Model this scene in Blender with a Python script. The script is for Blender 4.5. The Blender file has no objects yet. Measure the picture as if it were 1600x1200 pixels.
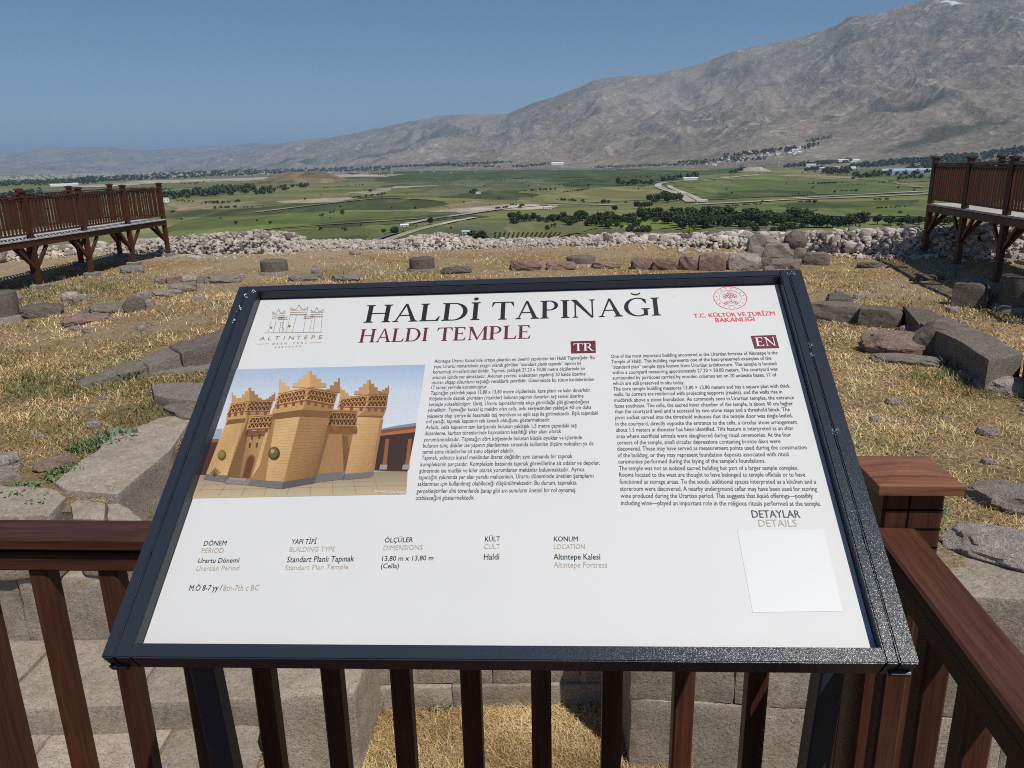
import bpy, bmesh, math, random
import numpy as np
from mathutils import Vector, Matrix
from mathutils.bvhtree import BVHTree

S = bpy.context.scene
COL = S.collection
random.seed(7)
rng = np.random.default_rng(7)

# ------------------------------------------------------------------ camera
F, HY, ROLL = 1200.0, 253.0, math.radians(-1.2)
PITCH = math.atan((600 - HY) * math.cos(ROLL) / F)
FW = np.array([0, math.cos(PITCH), -math.sin(PITCH)])
_r0 = np.array([1.0, 0, 0]); _u0 = np.cross(_r0, FW)
RT = _r0 * math.cos(ROLL) + _u0 * math.sin(ROLL)
UP = np.cross(RT, FW)
EYE = np.array([0, 0, 1.6])

def ray(x, y): return FW + RT * (x - 800) / F - UP * (y - 600) / F
def at(x, y, z=None, Y=None):
    r = ray(x, y); t = (z - EYE[2]) / r[2] if Y is None else Y / r[1]
    return EYE + r * t

cam = bpy.data.cameras.new('camera'); co = bpy.data.objects.new('camera', cam); COL.objects.link(co)
cam.sensor_width = 36; cam.lens = 36 * F / 1600; cam.clip_start = 0.05; cam.clip_end = 90000
m = Matrix.Identity(4)
for i in range(3):
    m[i][0] = RT[i]; m[i][1] = UP[i]; m[i][2] = -FW[i]; m[i][3] = EYE[i]
co.matrix_world = m
S.camera = co

# ------------------------------------------------------------------ sun and sky
SUN = Vector((0.36, -0.50, 1.0)).normalized()
w = bpy.data.worlds.new('World'); S.world = w; w.use_nodes = True
nt = w.node_tree; nt.nodes.clear()
sky = nt.nodes.new('ShaderNodeTexSky'); sky.sky_type = 'NISHITA'; sky.sun_disc = False
sky.sun_elevation = math.asin(SUN.z); sky.sun_rotation = math.atan2(SUN.x, SUN.y)
sky.altitude = 1200; sky.air_density = 1.1; sky.dust_density = 0.05; sky.ozone_density = 6.5
bg = nt.nodes.new('ShaderNodeBackground'); bg.inputs[1].default_value = 0.073
wo = nt.nodes.new('ShaderNodeOutputWorld')
nt.links.new(sky.outputs[0], bg.inputs[0]); nt.links.new(bg.outputs[0], wo.inputs[0])
sl = bpy.data.lights.new('sun', 'SUN'); sl.energy = 5.0; sl.angle = math.radians(0.5); sl.color = (1.0, 0.96, 0.895)
so = bpy.data.objects.new('sun', sl); COL.objects.link(so)
so.rotation_euler = SUN.to_track_quat('Z', 'Y').to_euler(); so.location = (0, 0, 60)
S.view_settings.view_transform = 'Standard'; S.view_settings.look = 'None'
S.view_settings.exposure = -0.20; S.view_settings.gamma = 1.0; S.view_settings.use_curve_mapping = False
S.cycles.volume_bounces = 1; S.cycles.max_bounces = 6; S.cycles.diffuse_bounces = 3
S.cycles.use_denoising = False; S.cycles.use_adaptive_sampling = False; S.cycles.sample_clamp_indirect = 4; S.cycles.filter_width = 1.05

# ------------------------------------------------------------------ helpers
def lin(c):
    return tuple(((v / 255) / 12.92 if v / 255 <= 0.04045 else ((v / 255 + 0.055) / 1.055) ** 2.4) for v in c)

def _hash(ix, iy, seed):
    h = (ix.astype(np.int64) * 374761393 + iy.astype(np.int64) * 668265263 + seed * 974634777) & 0x7fffffff
    h = ((h ^ (h >> 13)) * 1274126177) & 0x7fffffff
    return ((h ^ (h >> 16)) & 0xffff) / 65535.0
def vnoise(x, y, seed=0):
    x = np.asarray(x, float); y = np.asarray(y, float)
    ix = np.floor(x); iy = np.floor(y); fx = x - ix; fy = y - iy
    fx = fx * fx * (3 - 2 * fx); fy = fy * fy * (3 - 2 * fy)
    a = _hash(ix, iy, seed); b = _hash(ix + 1, iy, seed); c = _hash(ix, iy + 1, seed); d = _hash(ix + 1, iy + 1, seed)
    return (a + (b - a) * fx) * (1 - fy) + (c + (d - c) * fx) * fy
def fbm(x, y, o=4, seed=0):
    s = 0; a = 0.5; t = 0
    for k in range(o):
        s = s + a * vnoise(np.asarray(x) * 2 ** k + 17.3 * k, np.asarray(y) * 2 ** k - 9.1 * k, seed + k); t += a; a *= 0.5
    return s / t
def ridged(x, y, o=5, seed=0):
    s = 0; a = 0.5; t = 0
    for k in range(o):
        n = 1 - np.abs(2 * vnoise(np.asarray(x) * 2 ** k + 5.3 * k, np.asarray(y) * 2 ** k + 31.7 * k, seed + k) - 1)
        s = s + a * n * n; t += a; a *= 0.5
    return s / t
def sstep(a, b, x):
    t = np.clip((np.asarray(x, float) - a) / (b - a), 0, 1); return t * t * (3 - 2 * t)

WP = {}
def tag(o, label=None, cat=None, group=None, kind=None):
    if label: o['label'] = label
    if cat: o['category'] = cat
    if group: o['group'] = group
    if kind: o['kind'] = kind
    return o
def link(o, loc=(0, 0, 0), parent=None):
    """loc is in world space; empties are never rotated"""
    loc = Vector([float(v) for v in loc]); COL.objects.link(o); WP[o.name] = loc
    if parent is not None:
        o.parent = parent; o.location = loc - WP[parent.name]
    else: o.location = loc
    return o
def empty(name, loc, label, cat, group=None):
    o = bpy.data.objects.new(name, None); o.empty_display_size = 0.2
    link(o, loc); return tag(o, label, cat, group)
def mob(name, me, loc=(0, 0, 0), parent=None, mat=None):
    if mat is not None and len(me.materials) == 0: me.materials.append(mat)
    return link(bpy.data.objects.new(name, me), loc, parent)
def np_mesh(name, V, Fc, smooth=True):
    V = np.asarray(V, np.float32); Fc = np.asarray(Fc, np.int32)
    me = bpy.data.meshes.new(name); n = Fc.shape[1]
    me.vertices.add(len(V)); me.vertices.foreach_set('co', V.ravel())
    me.loops.add(Fc.size); me.loops.foreach_set('vertex_index', Fc.ravel())
    me.polygons.add(len(Fc)); me.polygons.foreach_set('loop_start', np.arange(0, Fc.size, n, dtype=np.int32))
    me.polygons.foreach_set('use_smooth', np.full(len(Fc), smooth))
    me.update(calc_edges=True); return me
def grid_faces(nx, ny):
    i = np.arange(nx - 1); j = np.arange(ny - 1); I, J = np.meshgrid(i, j)
    a = (J * nx + I).ravel(); return np.stack([a, a + 1, a + nx + 1, a + nx], 1)

class N:
    """tiny node-tree builder"""
    def __init__(s, name):
        s.m = bpy.data.materials.new(name); s.m.use_nodes = True; s.t = s.m.node_tree
        s.b = s.t.nodes['Principled BSDF']; s.out = s.t.nodes['Material Output']
    def n(s, typ, **k):
        x = s.t.nodes.new(typ)
        for a, v in k.items(): setattr(x, a, v)
        return x
    def l(s, a, b): s.t.links.new(a, b)
    def pos(s, scale=(1, 1, 1), kind='pos'):
        mp = s.n('ShaderNodeMapping'); mp.inputs['Scale'].default_value = scale
        if kind == 'pos': g = s.n('ShaderNodeNewGeometry').outputs['Position']
        elif kind == 'uv': g = s.n('ShaderNodeUVMap').outputs[0]
        else: g = s.n('ShaderNodeTexCoord').outputs['Object']
        s.l(g, mp.inputs[0]); return mp.outputs[0]
    def noise(s, v, scale, detail=4, rough=0.55, dist=0):
        x = s.n('ShaderNodeTexNoise'); s.l(v, x.inputs['Vector'])
        x.inputs['Scale'].default_value = scale; x.inputs['Detail'].default_value = detail
        x.inputs['Roughness'].default_value = rough; x.inputs['Distortion'].default_value = dist
        return x.outputs[0]
    def voro(s, v, scale, feature='F1', out=0):
        x = s.n('ShaderNodeTexVoronoi', feature=feature); s.l(v, x.inputs['Vector']); x.inputs['Scale'].default_value = scale
        return x.outputs[out]
    def ramp(s, fac, stops):
        x = s.n('ShaderNodeValToRGB'); s.l(fac, x.inputs[0]); e = x.color_ramp.elements
        while len(e) < len(stops): e.new(0.5)
        for q, (p, c) in zip(e, stops):
            q.position = p; q.color = (*c, 1) if len(c) == 3 else c
        return x.outputs[0]
    def mix(s, f, a, b, blend='MIX'):
        x = s.n('ShaderNodeMix', data_type='RGBA', blend_type=blend)
        for i, v in ((0, f), (6, a), (7, b)):
            if isinstance(v, (int, float)): x.inputs[i].default_value = v
            elif isinstance(v, tuple): x.inputs[i].default_value = (*v, 1)[:4]
            else: s.l(v, x.inputs[i])
        return x.outputs[2]
    def math(s, op, a, b=0.0):
        x = s.n('ShaderNodeMath', operation=op)
        for i, v in ((0, a), (1, b)):
            if isinstance(v, (int, float)): x.inputs[i].default_value = v
            else: s.l(v, x.inputs[i])
        return x.outputs[0]
    def attr(s, name, out='Fac'):
        x = s.n('ShaderNodeAttribute', attribute_name=name); return x.outputs[out]
    def bump(s, h, strength=0.5, dist=0.01):
        x = s.n('ShaderNodeBump'); x.inputs['Strength'].default_value = strength; x.inputs['Distance'].default_value = dist
        s.l(h, x.inputs['Height']); s.l(x.outputs[0], s.b.inputs['Normal'])
    def done(s, color, rough=0.8, metal=0.0, spec=None):
        for i, v in (('Base Color', color), ('Roughness', rough), ('Metallic', metal)):
            if isinstance(v, tuple): s.b.inputs[i].default_value = (*v, 1)
            elif isinstance(v, (int, float)): s.b.inputs[i].default_value = v
            else: s.l(v, s.b.inputs[i])
        if spec is None and isinstance(rough, float) and rough >= .75: spec = .10
        if spec is not None: s.b.inputs['Specular IOR Level'].default_value = spec
        return s.m
def plain_mat(name, c, rough=0.6, metal=0, spec=None): return N(name).done(c, rough, metal, spec)

# ------------------------------------------------------------------ materials
def wood_mat(name, dark, mid, light, rough=0.5):
    n = N(name); g = n.pos((1.5, 40, 1), 'uv'); inf = n.n('ShaderNodeObjectInfo').outputs['Random']
    add = n.n('ShaderNodeVectorMath', operation='ADD'); n.l(g, add.inputs[0])
    cx = n.n('ShaderNodeCombineXYZ'); n.l(n.math('MULTIPLY', inf, 37.0), cx.inputs[0]); n.l(n.math('MULTIPLY', inf, 91.0), cx.inputs[1]); n.l(cx.outputs[0], add.inputs[1])
    a = n.noise(add.outputs[0], 1.6, 6, 0.6, 0.6)
    col = n.ramp(a, [(0.34, dark), (0.5, mid), (0.68, light)]); fg = n.noise(add.outputs[0], 6.0, 5, .7); col = n.mix(.35, col, n.ramp(fg, [(.4, dark), (.6, light)]))
    k = n.noise(n.pos((1, 1, 1)), 6.0, 5, 0.7)
    col = n.mix(n.math('MULTIPLY', n.ramp(k, [(0.55, (0, 0, 0)), (0.75, (1, 1, 1))]), 0.35), col, tuple(min(1, v * 2.1) for v in mid))
    br = n.n('ShaderNodeHueSaturation'); n.l(col, br.inputs['Color']); n.l(n.math('ADD', n.math('MULTIPLY', inf, 0.35), 0.82), br.inputs['Value'])
    n.bump(a, 0.25, 0.002)
    return n.done(br.outputs[0], rough, 0.0, 0.28)
M = {}
M['wood'] = wood_mat('stained_wood', (0.034, 0.0115, 0.0062), (0.064, 0.0225, 0.0120), (0.100, 0.039, 0.022), 0.5)
M['capwood'] = wood_mat('cap_wood', (0.10, 0.035, 0.018), (0.22, 0.088, 0.045), (0.34, 0.165, 0.092), 0.5)
M['deckwood'] = wood_mat('weathered_plank', (0.28, 0.26, 0.25), (0.40, 0.38, 0.365), (0.50, 0.48, 0.46), 0.75)
M['gap'] = plain_mat('dark_groove', (0.004, 0.004, 0.005), 0.9)

def stone_mat(name, base, dark, light, lichen=None, scale=1.0, amt=0.5, bs=1.0):
    n = N(name); p = n.pos(); inf = n.n('ShaderNodeObjectInfo').outputs['Random']
    a = n.noise(p, 2.2 * scale, 8, 0.62, 0.3); b = n.noise(p, 26 * scale, 6, 0.7)
    col = n.ramp(a, [(0.36, dark), (0.5, base), (0.64, light)])
    mb = n.noise(p, 8 * scale, 6, 0.7, 0.5); col = n.mix(.6 * bs, col, n.ramp(mb, [(0.36, tuple(v * .6 for v in base)), (.5, base), (.64, tuple(min(1, v * 1.35) for v in light))]))
    col = n.mix(0.5, col, n.ramp(b, [(0.3, tuple(v * 0.55 for v in base)), (0.5, base), (0.7, tuple(min(1, v * 1.5) for v in base))]))
    pit = n.noise(p, 70 * scale, 3, 0.6)
    col = n.mix(n.math('MULTIPLY', n.ramp(pit, [(0.56, (0, 0, 0)), (0.64, (1, 1, 1))]), 0.75), col, tuple(v * 0.35 for v in dark))
    if lichen:
        c = n.noise(p, 5.5 * scale, 5, 0.65, 0.8)
        col = n.mix(n.math('MULTIPLY', n.ramp(c, [(0.56, (0, 0, 0)), (0.64, (1, 1, 1))]), amt), col, lichen)
    st = n.noise(n.pos((1, 1, 0.18)), 9.0 * scale, 4, 0.6)
    col = n.mix(n.math('MULTIPLY', n.ramp(st, [(0.55, (0, 0, 0)), (0.7, (1, 1, 1))]), 0.25), col, tuple(v * 0.5 for v in dark))
    br = n.n('ShaderNodeHueSaturation'); n.l(col, br.inputs['Color']); n.l(n.math('ADD', n.math('MULTIPLY', inf, 0.34), 0.82), br.inputs['Value'])
    h = n.math('ADD', n.math('MULTIPLY', a, 1.0), n.math('ADD', n.math('MULTIPLY', b, 0.8), n.math('MULTIPLY', pit, 0.35)))
    n.bump(h, bs, 0.045 * bs)
    return n.done(br.outputs[0], 0.92)
M['stone'] = stone_mat('grey_andesite', (0.33, 0.28, 0.235), (0.17, 0.135, 0.11), (0.46, 0.40, 0.345), (0.26, 0.15, 0.07), 2.4, 0.35)
M['stone_dark'] = stone_mat('dark_andesite', (0.215, 0.175, 0.15), (0.10, 0.078, 0.066), (0.33, 0.28, 0.24), (0.24, 0.18, 0.11), 2.6, 0.35)
M['ashlar'] = stone_mat('ashlar_stone', (0.325, 0.27, 0.215), (0.195, 0.155, 0.12), (0.42, 0.36, 0.30), (0.27, 0.17, 0.09), 1.3, 0.30, .55)
M['stone_pink'] = stone_mat('pinkish_stone', (0.30, 0.20, 0.16), (0.17, 0.11, 0.09), (0.42, 0.33, 0.28), (0.16, 0.12, 0.10), 1.4, 0.35)
M['stone_pale'] = stone_mat('pale_stone', (0.40, 0.33, 0.29), (0.24, 0.19, 0.165), (0.56, 0.50, 0.45), (0.17, 0.13, 0.11), 1.5, 0.35)
M['stone_orange'] = stone_mat('orange_lichen_stone', (0.38, 0.27, 0.22), (0.17, 0.08, 0.05), (0.55, 0.48, 0.42), (0.30, 0.12, 0.035), 2.0, 0.8)
M['rubble'] = stone_mat('pale_mortar_rubble', (0.72, 0.62, 0.54), (0.55, 0.45, 0.38), (0.85, 0.77, 0.69), (0.42, 0.33, 0.26), 2.5, 0.3)
M['concrete'] = stone_mat('concrete_footing', (0.27, 0.25, 0.23), (0.18, 0.16, 0.15), (0.36, 0.34, 0.31), None, 1.2)

# ground
n = N('dry_ground'); p = n.pos()
a = n.noise(p, 0.45, 6, 0.6, 0.4); b = n.noise(p, 7.0, 6, 0.7); c = n.noise(p, 60.0, 4, 0.7); d = n.noise(n.pos((1, 1, 1)), 0.16, 5, 0.6)
col = n.ramp(a, [(0.36, (0.17, 0.108, 0.052)), (0.48, (0.29, 0.185, 0.082)), (0.58, (0.42, 0.275, 0.12)), (0.7, (0.36, 0.27, 0.15))])
col = n.mix(0.55, col, n.ramp(b, [(0.36, (0.13, 0.082, 0.042)), (0.5, (0.34, 0.23, 0.115)), (0.64, (0.60, 0.44, 0.23))]))
col = n.mix(n.math('MULTIPLY', n.ramp(c, [(0.52, (0, 0, 0)), (0.66, (1, 1, 1))]), 0.5), col, (0.085, 0.06, 0.035))
grn = n.attr('green')
col = n.mix(n.math('MULTIPLY', grn, 0.55), col, (0.10, 0.115, 0.04))
soil = n.attr('soil')
col = n.mix(n.math('MULTIPLY', soil, n.ramp(b, [(0.3, (0.5, 0.5, 0.5)), (0.5, (1, 1, 1))])), col, (0.44, 0.36, 0.26))
c2 = n.noise(p, 28.0, 5, .75, .8); col = n.mix(.5, col, n.ramp(c2, [(.38, (.085, .053, .026)), (.5, (.32, .22, .115)), (.62, (.64, .49, .28))]))
n.bump(n.math('ADD', b, n.math('ADD', n.math('MULTIPLY', c, 0.4), n.math('MULTIPLY', c2, .5))), 1.0, 0.06)
M['ground'] = n.done(col, 0.95)
# grass blades
n = N('dry_grass_blades'); t = n.attr('tone'); g = n.attr('green')
col = n.ramp(t, [(0.0, (0.20, 0.125, 0.055)), (0.35, (0.48, 0.325, 0.15)), (0.7, (0.74, 0.54, 0.26)), (1.0, (0.88, 0.70, 0.40))])
col = n.mix(g, col, n.ramp(t, [(0.0, (0.075, 0.085, 0.03)), (0.6, (0.17, 0.185, 0.07)), (1.0, (0.34, 0.32, 0.14))]))
M['blades'] = n.done(col, 0.8, spec=0.2)
M['weed'] = plain_mat('weed_leaves', (0.10, 0.155, 0.055), 0.6)
M['weed_grey'] = plain_mat('thistle_leaves', (0.15, 0.20, 0.12), 0.6)

# ------------------------------------------------------------------ terrain of the ruin
GZ, PITZ, LEDZ = -1.2, -2.7, -2.4
def wall_bump(x, y):
    A = np.array([-5.6, 9.95]); B = np.array([-3.55, 11.55]); d = B - A; L = np.hypot(*d); d = d / L
    nrm = np.array([-d[1], d[0]])
    t = ((x - A[0]) * d[0] + (y - A[1]) * d[1]) / L; s = (x - A[0]) * nrm[0] + (y - A[1]) * nrm[1]
    return 0.52 * np.clip(t, 0, 1) * (1 - sstep(1.6, 3.5, t)) * sstep(0.0, 0.25, s) * (1 - sstep(1.5, 8.0, s))
def in_pit(x, y):
    e = 0.0
    a = (x < -1.15) & (y < 6.25 - e)
    b = (x >= -1.15) & (x < 0.85) & (y < 5.45)
    c = (x >= 0.85) & (y < 4.75 - 0.12 * (x - 0.85))
    dd = (x > -3.62) & (x < -2.0) & (y < 7.55)
    return (a | b | c | dd) & (y > -4)
def ground(x, y):
    x = np.asarray(x, float); y = np.asarray(y, float)
    z = GZ + 0.10 * (fbm(x * 0.35, y * 0.35, 3, 3) - 0.5) + 0.05 * (fbm(x * 1.6, y * 1.6, 3, 8) - 0.5)
    z = z + wall_bump(x, y)
    z = z + 0.14 * sstep(23.5, 25.4, y) * sstep(2.5, 4.5, x) * (1 - sstep(10.5, 12.5, x))
    z = z + 0.25 * sstep(8.5, 11, x) * sstep(12, 18, y)
    edge = np.interp(x, [-25, -15, -11.6, -8.5, -5.7, -3.4, -1.5, 1.4, 3.65, 5.65, 6.6, 7.7, 9, 10, 11, 12.5, 14, 15, 20], [30.4, 30.4, 29.1, 28.5, 29.4, 28.6, 28.4, 28.9, 29.1, 28.1, 27.5, 26.6, 25.8, 25.3, 25.0, 24.6, 24.2, 23.8, 22.5])
    out = np.maximum.reduce([y - edge, np.abs(x) - 24.0, -y - 18.0, np.zeros_like(y)])
    z = z - 0.5 * out * sstep(-.5, 2.0, out)
    z = np.maximum(z, -61.5)
    pz = PITZ + 0.05 * (fbm(x * 1.3, y * 1.3, 3, 21) - 0.5)
    return np.where(in_pit(x, y), pz, z)
def gz(x, y): return float(ground(np.array([x]), np.array([y]))[0])
def hit(px, py):
    """where the view ray through a picture point meets the ruin's ground"""
    r = ray(px, py); ts = np.concatenate([np.linspace(2.5, 14, 700), np.linspace(14, 60, 900)])
    P = EYE + r[None] * ts[:, None]; g = ground(P[:, 0], P[:, 1]); k = np.argmax(P[:, 2] < g)
    return P[k]
def green_map(x, y):
    g = sstep(0.58, 0.74, fbm(x * 0.6, y * 0.6, 4, 40)) * 0.30
    g = g + sstep(0.50, 0.66, fbm(x * 0.9 + 7, y * 0.9, 4, 61)) * 0.55 * sstep(-1.5, -3.0, x) * sstep(14, 9, y)
    for cx, cy, r, a in GREEN:
        g = np.maximum(g, 1.05 * a * np.exp(-(((x - cx) / r) ** 2 + ((y - cy) / r) ** 2)))
    return np.clip(g, 0, 1)
GREEN = []
for px, py, r, a in [(180, 700, .45, .9), (150, 690, .35, .9), (230, 650, .6, .8), (110, 745, .4, .8), (30, 770, .5, .8), (270, 640, .5, .7), (190, 600, .5, .5), (320, 580, .5, .6),
                     (110, 455, 2.0, .85), (60, 465, 1.6, .85), (150, 445, 1.5, .8), (95, 480, 1.2, .6), (1240, 500, .8, .6), (1450, 640, .6, .35), (1380, 700, .5, .5),
                     (1430, 790, .35, .75), (1560, 760, .5, .5), (1530, 480, 1., .7), (1580, 620, .6, .5), (560, 425, 1.5, .7), (620, 428, 1.5, .6), (1460, 590, .5, .6), (220, 545, .7, .4)]:
    P = at(px, py, z=GZ); GREEN.append((P[0], P[1], r, a))
def soil_map(x, y):
    s = sstep(23.8, 26.5, y) * 0.8 + sstep(0.50, 0.66, fbm(x * 0.55, y * 0.55, 4, 70)) * 0.60
    s = s + sstep(-14.0, -16, x) * 0.7 * sstep(12, 16, y)
    return np.clip(s, 0, 1)

def axis(lo, hi, c0, c1, fine, grow):
    a = list(np.arange(c0, c1, fine)); s = fine; v = c1
    while v < hi: a.append(v); s *= grow; v += s
    a.append(hi); s = fine; v = c0 - fine; L = []
    while v > lo: L.append(v); s *= grow; v -= s
    L.append(lo); return np.array(L[::-1] + a)
xs = axis(-210, 210, -7.5, 7.5, 0.07, 1.05); ys = axis(-190, 200, 2.5, 13.0, 0.07, 1.045)
X, Yg = np.meshgrid(xs, ys); Z = ground(X, Yg)
me = np_mesh('hilltop', np.stack([X.ravel(), Yg.ravel(), Z.ravel()], 1), grid_faces(len(xs), len(ys)))
for nm, fn in (('green', green_map), ('soil', soil_map)):
    at_ = me.attributes.new(nm, 'FLOAT', 'POINT'); at_.data.foreach_set('value', fn(X, Yg).ravel().astype(np.float32))
tag(mob('hilltop_ground', me, mat=M['ground']), kind='structure')

# ------------------------------------------------------------------ plain
PZ = -60.0
n = N('valley_fields'); p = n.pos()
a = n.noise(n.pos((1, 2.2, 1)), 0.0011, 8, 0.6, 1.0); v = n.noise(n.pos((0.6, 2.5, 1)), 0.006, 6, 0.65, 0.6); s_ = n.noise(n.pos((0.35, 2.2, 1)), 0.03, 4, 0.6)
col = n.ramp(a, [(0.36, (0.070, 0.085, 0.032)), (0.46, (0.115, 0.130, 0.045)), (0.54, (0.165, 0.170, 0.065)), (0.62, (0.22, 0.20, 0.095)), (0.72, (0.30, 0.26, 0.155))])
col = n.mix(0.5, col, n.ramp(v, [(0.38, (0.055, 0.072, 0.026)), (0.5, (0.125, 0.14, 0.05)), (0.62, (0.24, 0.22, 0.10))]))
col = n.mix(n.math('MULTIPLY', n.ramp(s_, [(0.62, (0, 0, 0)), (0.72, (1, 1, 1))]), 0.45), col, (0.32, 0.28, 0.20))
M['plain'] = n.done(col, 0.95)
ax = np.sign(np.linspace(-1, 1, 61)) * np.abs(np.linspace(-1, 1, 61)) ** 2 * 60000
X, Y2 = np.meshgrid(ax, ax)
me = np_mesh('plain', np.stack([X.ravel(), Y2.ravel(), np.full(X.size, PZ)], 1), grid_faces(61, 61))
tag(mob('valley_plain', me, mat=M['plain']), kind='structure')

def field_mat(name, c, c2, sc=0.02, sy=1.0):
    n = N(name); a = n.noise(n.pos((1.0, .22, 1)), sc * .5, 9, 0.72, 0.8); b = n.noise(n.pos((1, .3, 1)), sc * 2.2, 6, 0.7)
    q = n.noise(n.pos((.6, .5, 1)), sc * .25, 6, .7, 1.5)
    col = n.ramp(a, [(0.36, tuple(v * .7 for v in c)), (0.5, c), (0.6, c2), (.7, tuple(v * 1.25 for v in c2))]); col = n.mix(n.math('MULTIPLY', n.ramp(q, [(.48, (0, 0, 0)), (.6, (1, 1, 1))]), .55), col, tuple((u * .8 + w_) / 2 for u, w_ in zip((.09, .11, .04), c))); col = n.mix(n.math('MULTIPLY', n.ramp(b, [(0.54, (0, 0, 0)), (0.68, (1, 1, 1))]), 0.45), col, tuple(v * 0.5 for v in c))
    return n.done(col, 0.95)
FM = {'dark': field_mat('dark_green_field', (0.060, 0.073, 0.028), (0.100, 0.115, 0.042)),
      'mid': field_mat('green_field', (0.105, 0.130, 0.040), (0.165, 0.180, 0.062)),
      'bright': field_mat('bright_green_field', (0.16, 0.19, 0.05), (0.24, 0.26, 0.08)),
      'olive': field_mat('olive_field', (0.165, 0.16, 0.065), (0.25, 0.225, 0.105)),
      'straw': field_mat('straw_field', (0.22, 0.18, 0.10), (0.34, 0.27, 0.16)),
      'sand': field_mat('bare_sand', (0.34, 0.29, 0.22), (0.55, 0.48, 0.39)),
      'track': field_mat('gravel_road', (0.38, 0.34, 0.28), (0.52, 0.47, 0.40)),
      'asphalt': field_mat('asphalt_road', (0.13, 0.13, 0.13), (0.18, 0.18, 0.18)),
      'grey': field_mat('grey_green_scrub', (0.105, 0.115, 0.060), (0.165, 0.165, 0.095))}
_fz = [0]
def sheet(name, pts, mat, wob=0.0):
    """flat patch of land on the valley floor; pts are its corners as seen from the hilltop"""
    _fz[0] += 1; z = PZ + 0.10 + 0.035 * _fz[0]
    P = [at(x, y, z=z) for x, y in pts]; c = np.mean(P, 0); R_ = []
    for i in range(len(P)):
        a, b = P[i], P[(i + 1) % len(P)]; L = np.hypot(*(b - a)[:2])
        for k in range(10):
            q = a + (b - a) * k / 10; nn = np.array([-(b - a)[1], (b - a)[0]]) / max(L, 1)
            q = q.copy(); q[:2] += nn * L * wob * (vnoise(np.array([q[0] * 0.01 + k * .37]), np.array([q[1] * 0.01]), _fz[0])[0] - 0.5); R_.append(q)
    bm = bmesh.new(); vs = [bm.verts.new(q - c) for q in R_]
    bmesh.ops.triangulate(bm, faces=[bm.faces.new(vs)])
    for f in bm.faces:
        if f.normal.z < 0: f.normal_flip()
    me = bpy.data.meshes.new(name); bm.to_mesh(me); bm.free()
    return tag(mob(name, me, c, mat=FM[mat]), kind='structure')
for mt, pts in [
    ('dark', [(600, 268), (1000, 264), (1090, 268), (1010, 276), (940, 296), (620, 292), (560, 278)]),
    ('grey', [(620, 285), (800, 280), (950, 296), (760, 306), (660, 300)]),
    ('dark', [(760, 298), (960, 294), (1000, 300), (900, 312), (770, 312), (690, 308)]),
    ('dark', [(400, 326), (520, 312), (600, 306), (690, 314), (700, 320), (640, 327), (480, 327)]),
    ('olive', [(262, 316), (420, 306), (560, 303), (500, 314), (390, 322), (264, 326)]),
    ('straw', [(262, 320), (390, 314), (420, 320), (330, 326), (262, 331)]),
    ('mid', [(262, 336), (420, 330), (640, 330), (700, 334), (620, 346), (262, 362)]),
    ('dark', [(262, 331), (400, 325), (560, 326), (420, 336), (262, 340)]),
    ('bright', [(262, 362), (430, 350), (640, 345), (600, 350), (440, 358), (262, 374)]),
    ('mid', [(400, 364), (560, 352), (650, 350), (600, 368), (560, 380), (400, 386)]),
    ('dark', [(440, 376), (570, 368), (560, 384), (430, 388)]),
    ('dark', [(480, 350), (640, 338), (720, 333), (760, 338), (640, 348), (520, 356)]),
    ('straw', [(690, 322), (740, 314), (860, 318), (800, 324), (720, 328)]),
    ('sand', [(665, 330), (740, 324), (800, 318), (868, 321), (860, 327), (780, 328), (720, 333)]),
    ('sand', [(430, 314), (540, 308), (560, 310), (520, 316), (440, 318)]),
    ('sand', [(560, 302), (620, 291), (700, 289), (622, 294), (580, 304)]),
    ('olive', [(830, 296), (1010, 290), (1050, 300), (1010, 312), (880, 318), (800, 318)]),
    ('mid', [(640, 360), (740, 343), (800, 341), (800, 378), (600, 380)]),
    ('grey', [(700, 350), (800, 344), (830, 356), (760, 374), (660, 376)]),
    ('olive', [(790, 348), (900, 345), (935, 356), (900, 364), (850, 376), (770, 382)]),
    ('bright', [(960, 346), (1050, 343), (1062, 354), (1010, 360), (950, 356)]),
    ('bright', [(1068, 352), (1102, 351), (1090, 358), (1066, 360)]),
    ('grey', [(905, 364), (960, 356), (1100, 360), (1190, 350), (1240, 356), (1160, 366), (960, 380), (880, 380)]),
    ('mid', [(1060, 290), (1190, 266), (1430, 276), (1436, 300), (1240, 305), (1110, 312)]),
    ('dark', [(1120, 300), (1200, 296), (1280, 300), (1240, 306), (1110, 310)]),
    ('straw', [(1200, 270), (1240, 268), (1340, 276), (1330, 282), (1230, 276)]),
    ('olive', [(1180, 262), (1260, 262), (1300, 272), (1210, 272), (1110, 280)]),
    ('mid', [(1130, 323), (1230, 317), (1437, 311), (1480, 320), (1480, 340), (1260, 336), (1140, 330)]),
    ('dark', [(1230, 318), (1437, 312), (1437, 320), (1300, 326), (1220, 324)]),
    ('bright', [(1220, 360), (1340, 354), (1440, 352), (1470, 362), (1240, 370)]),
    ('sand', [(100, 292), (160, 287), (230, 282), (400, 278), (560, 270), (520, 274), (400, 282), (240, 287), (150, 293)]),
    ('grey', [(0, 300), (240, 292), (262, 300), (200, 316), (0, 330)]),
    ('sand', [(520, 268), (620, 274), (590, 277), (510, 276)]),
    ('dark', [(880, 274), (1010, 276), (1060, 268), (1180, 260), (1140, 270), (1060, 276), (1020, 292), (930, 288)]),
]: sheet('field', pts, mt, 0.16)
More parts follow.
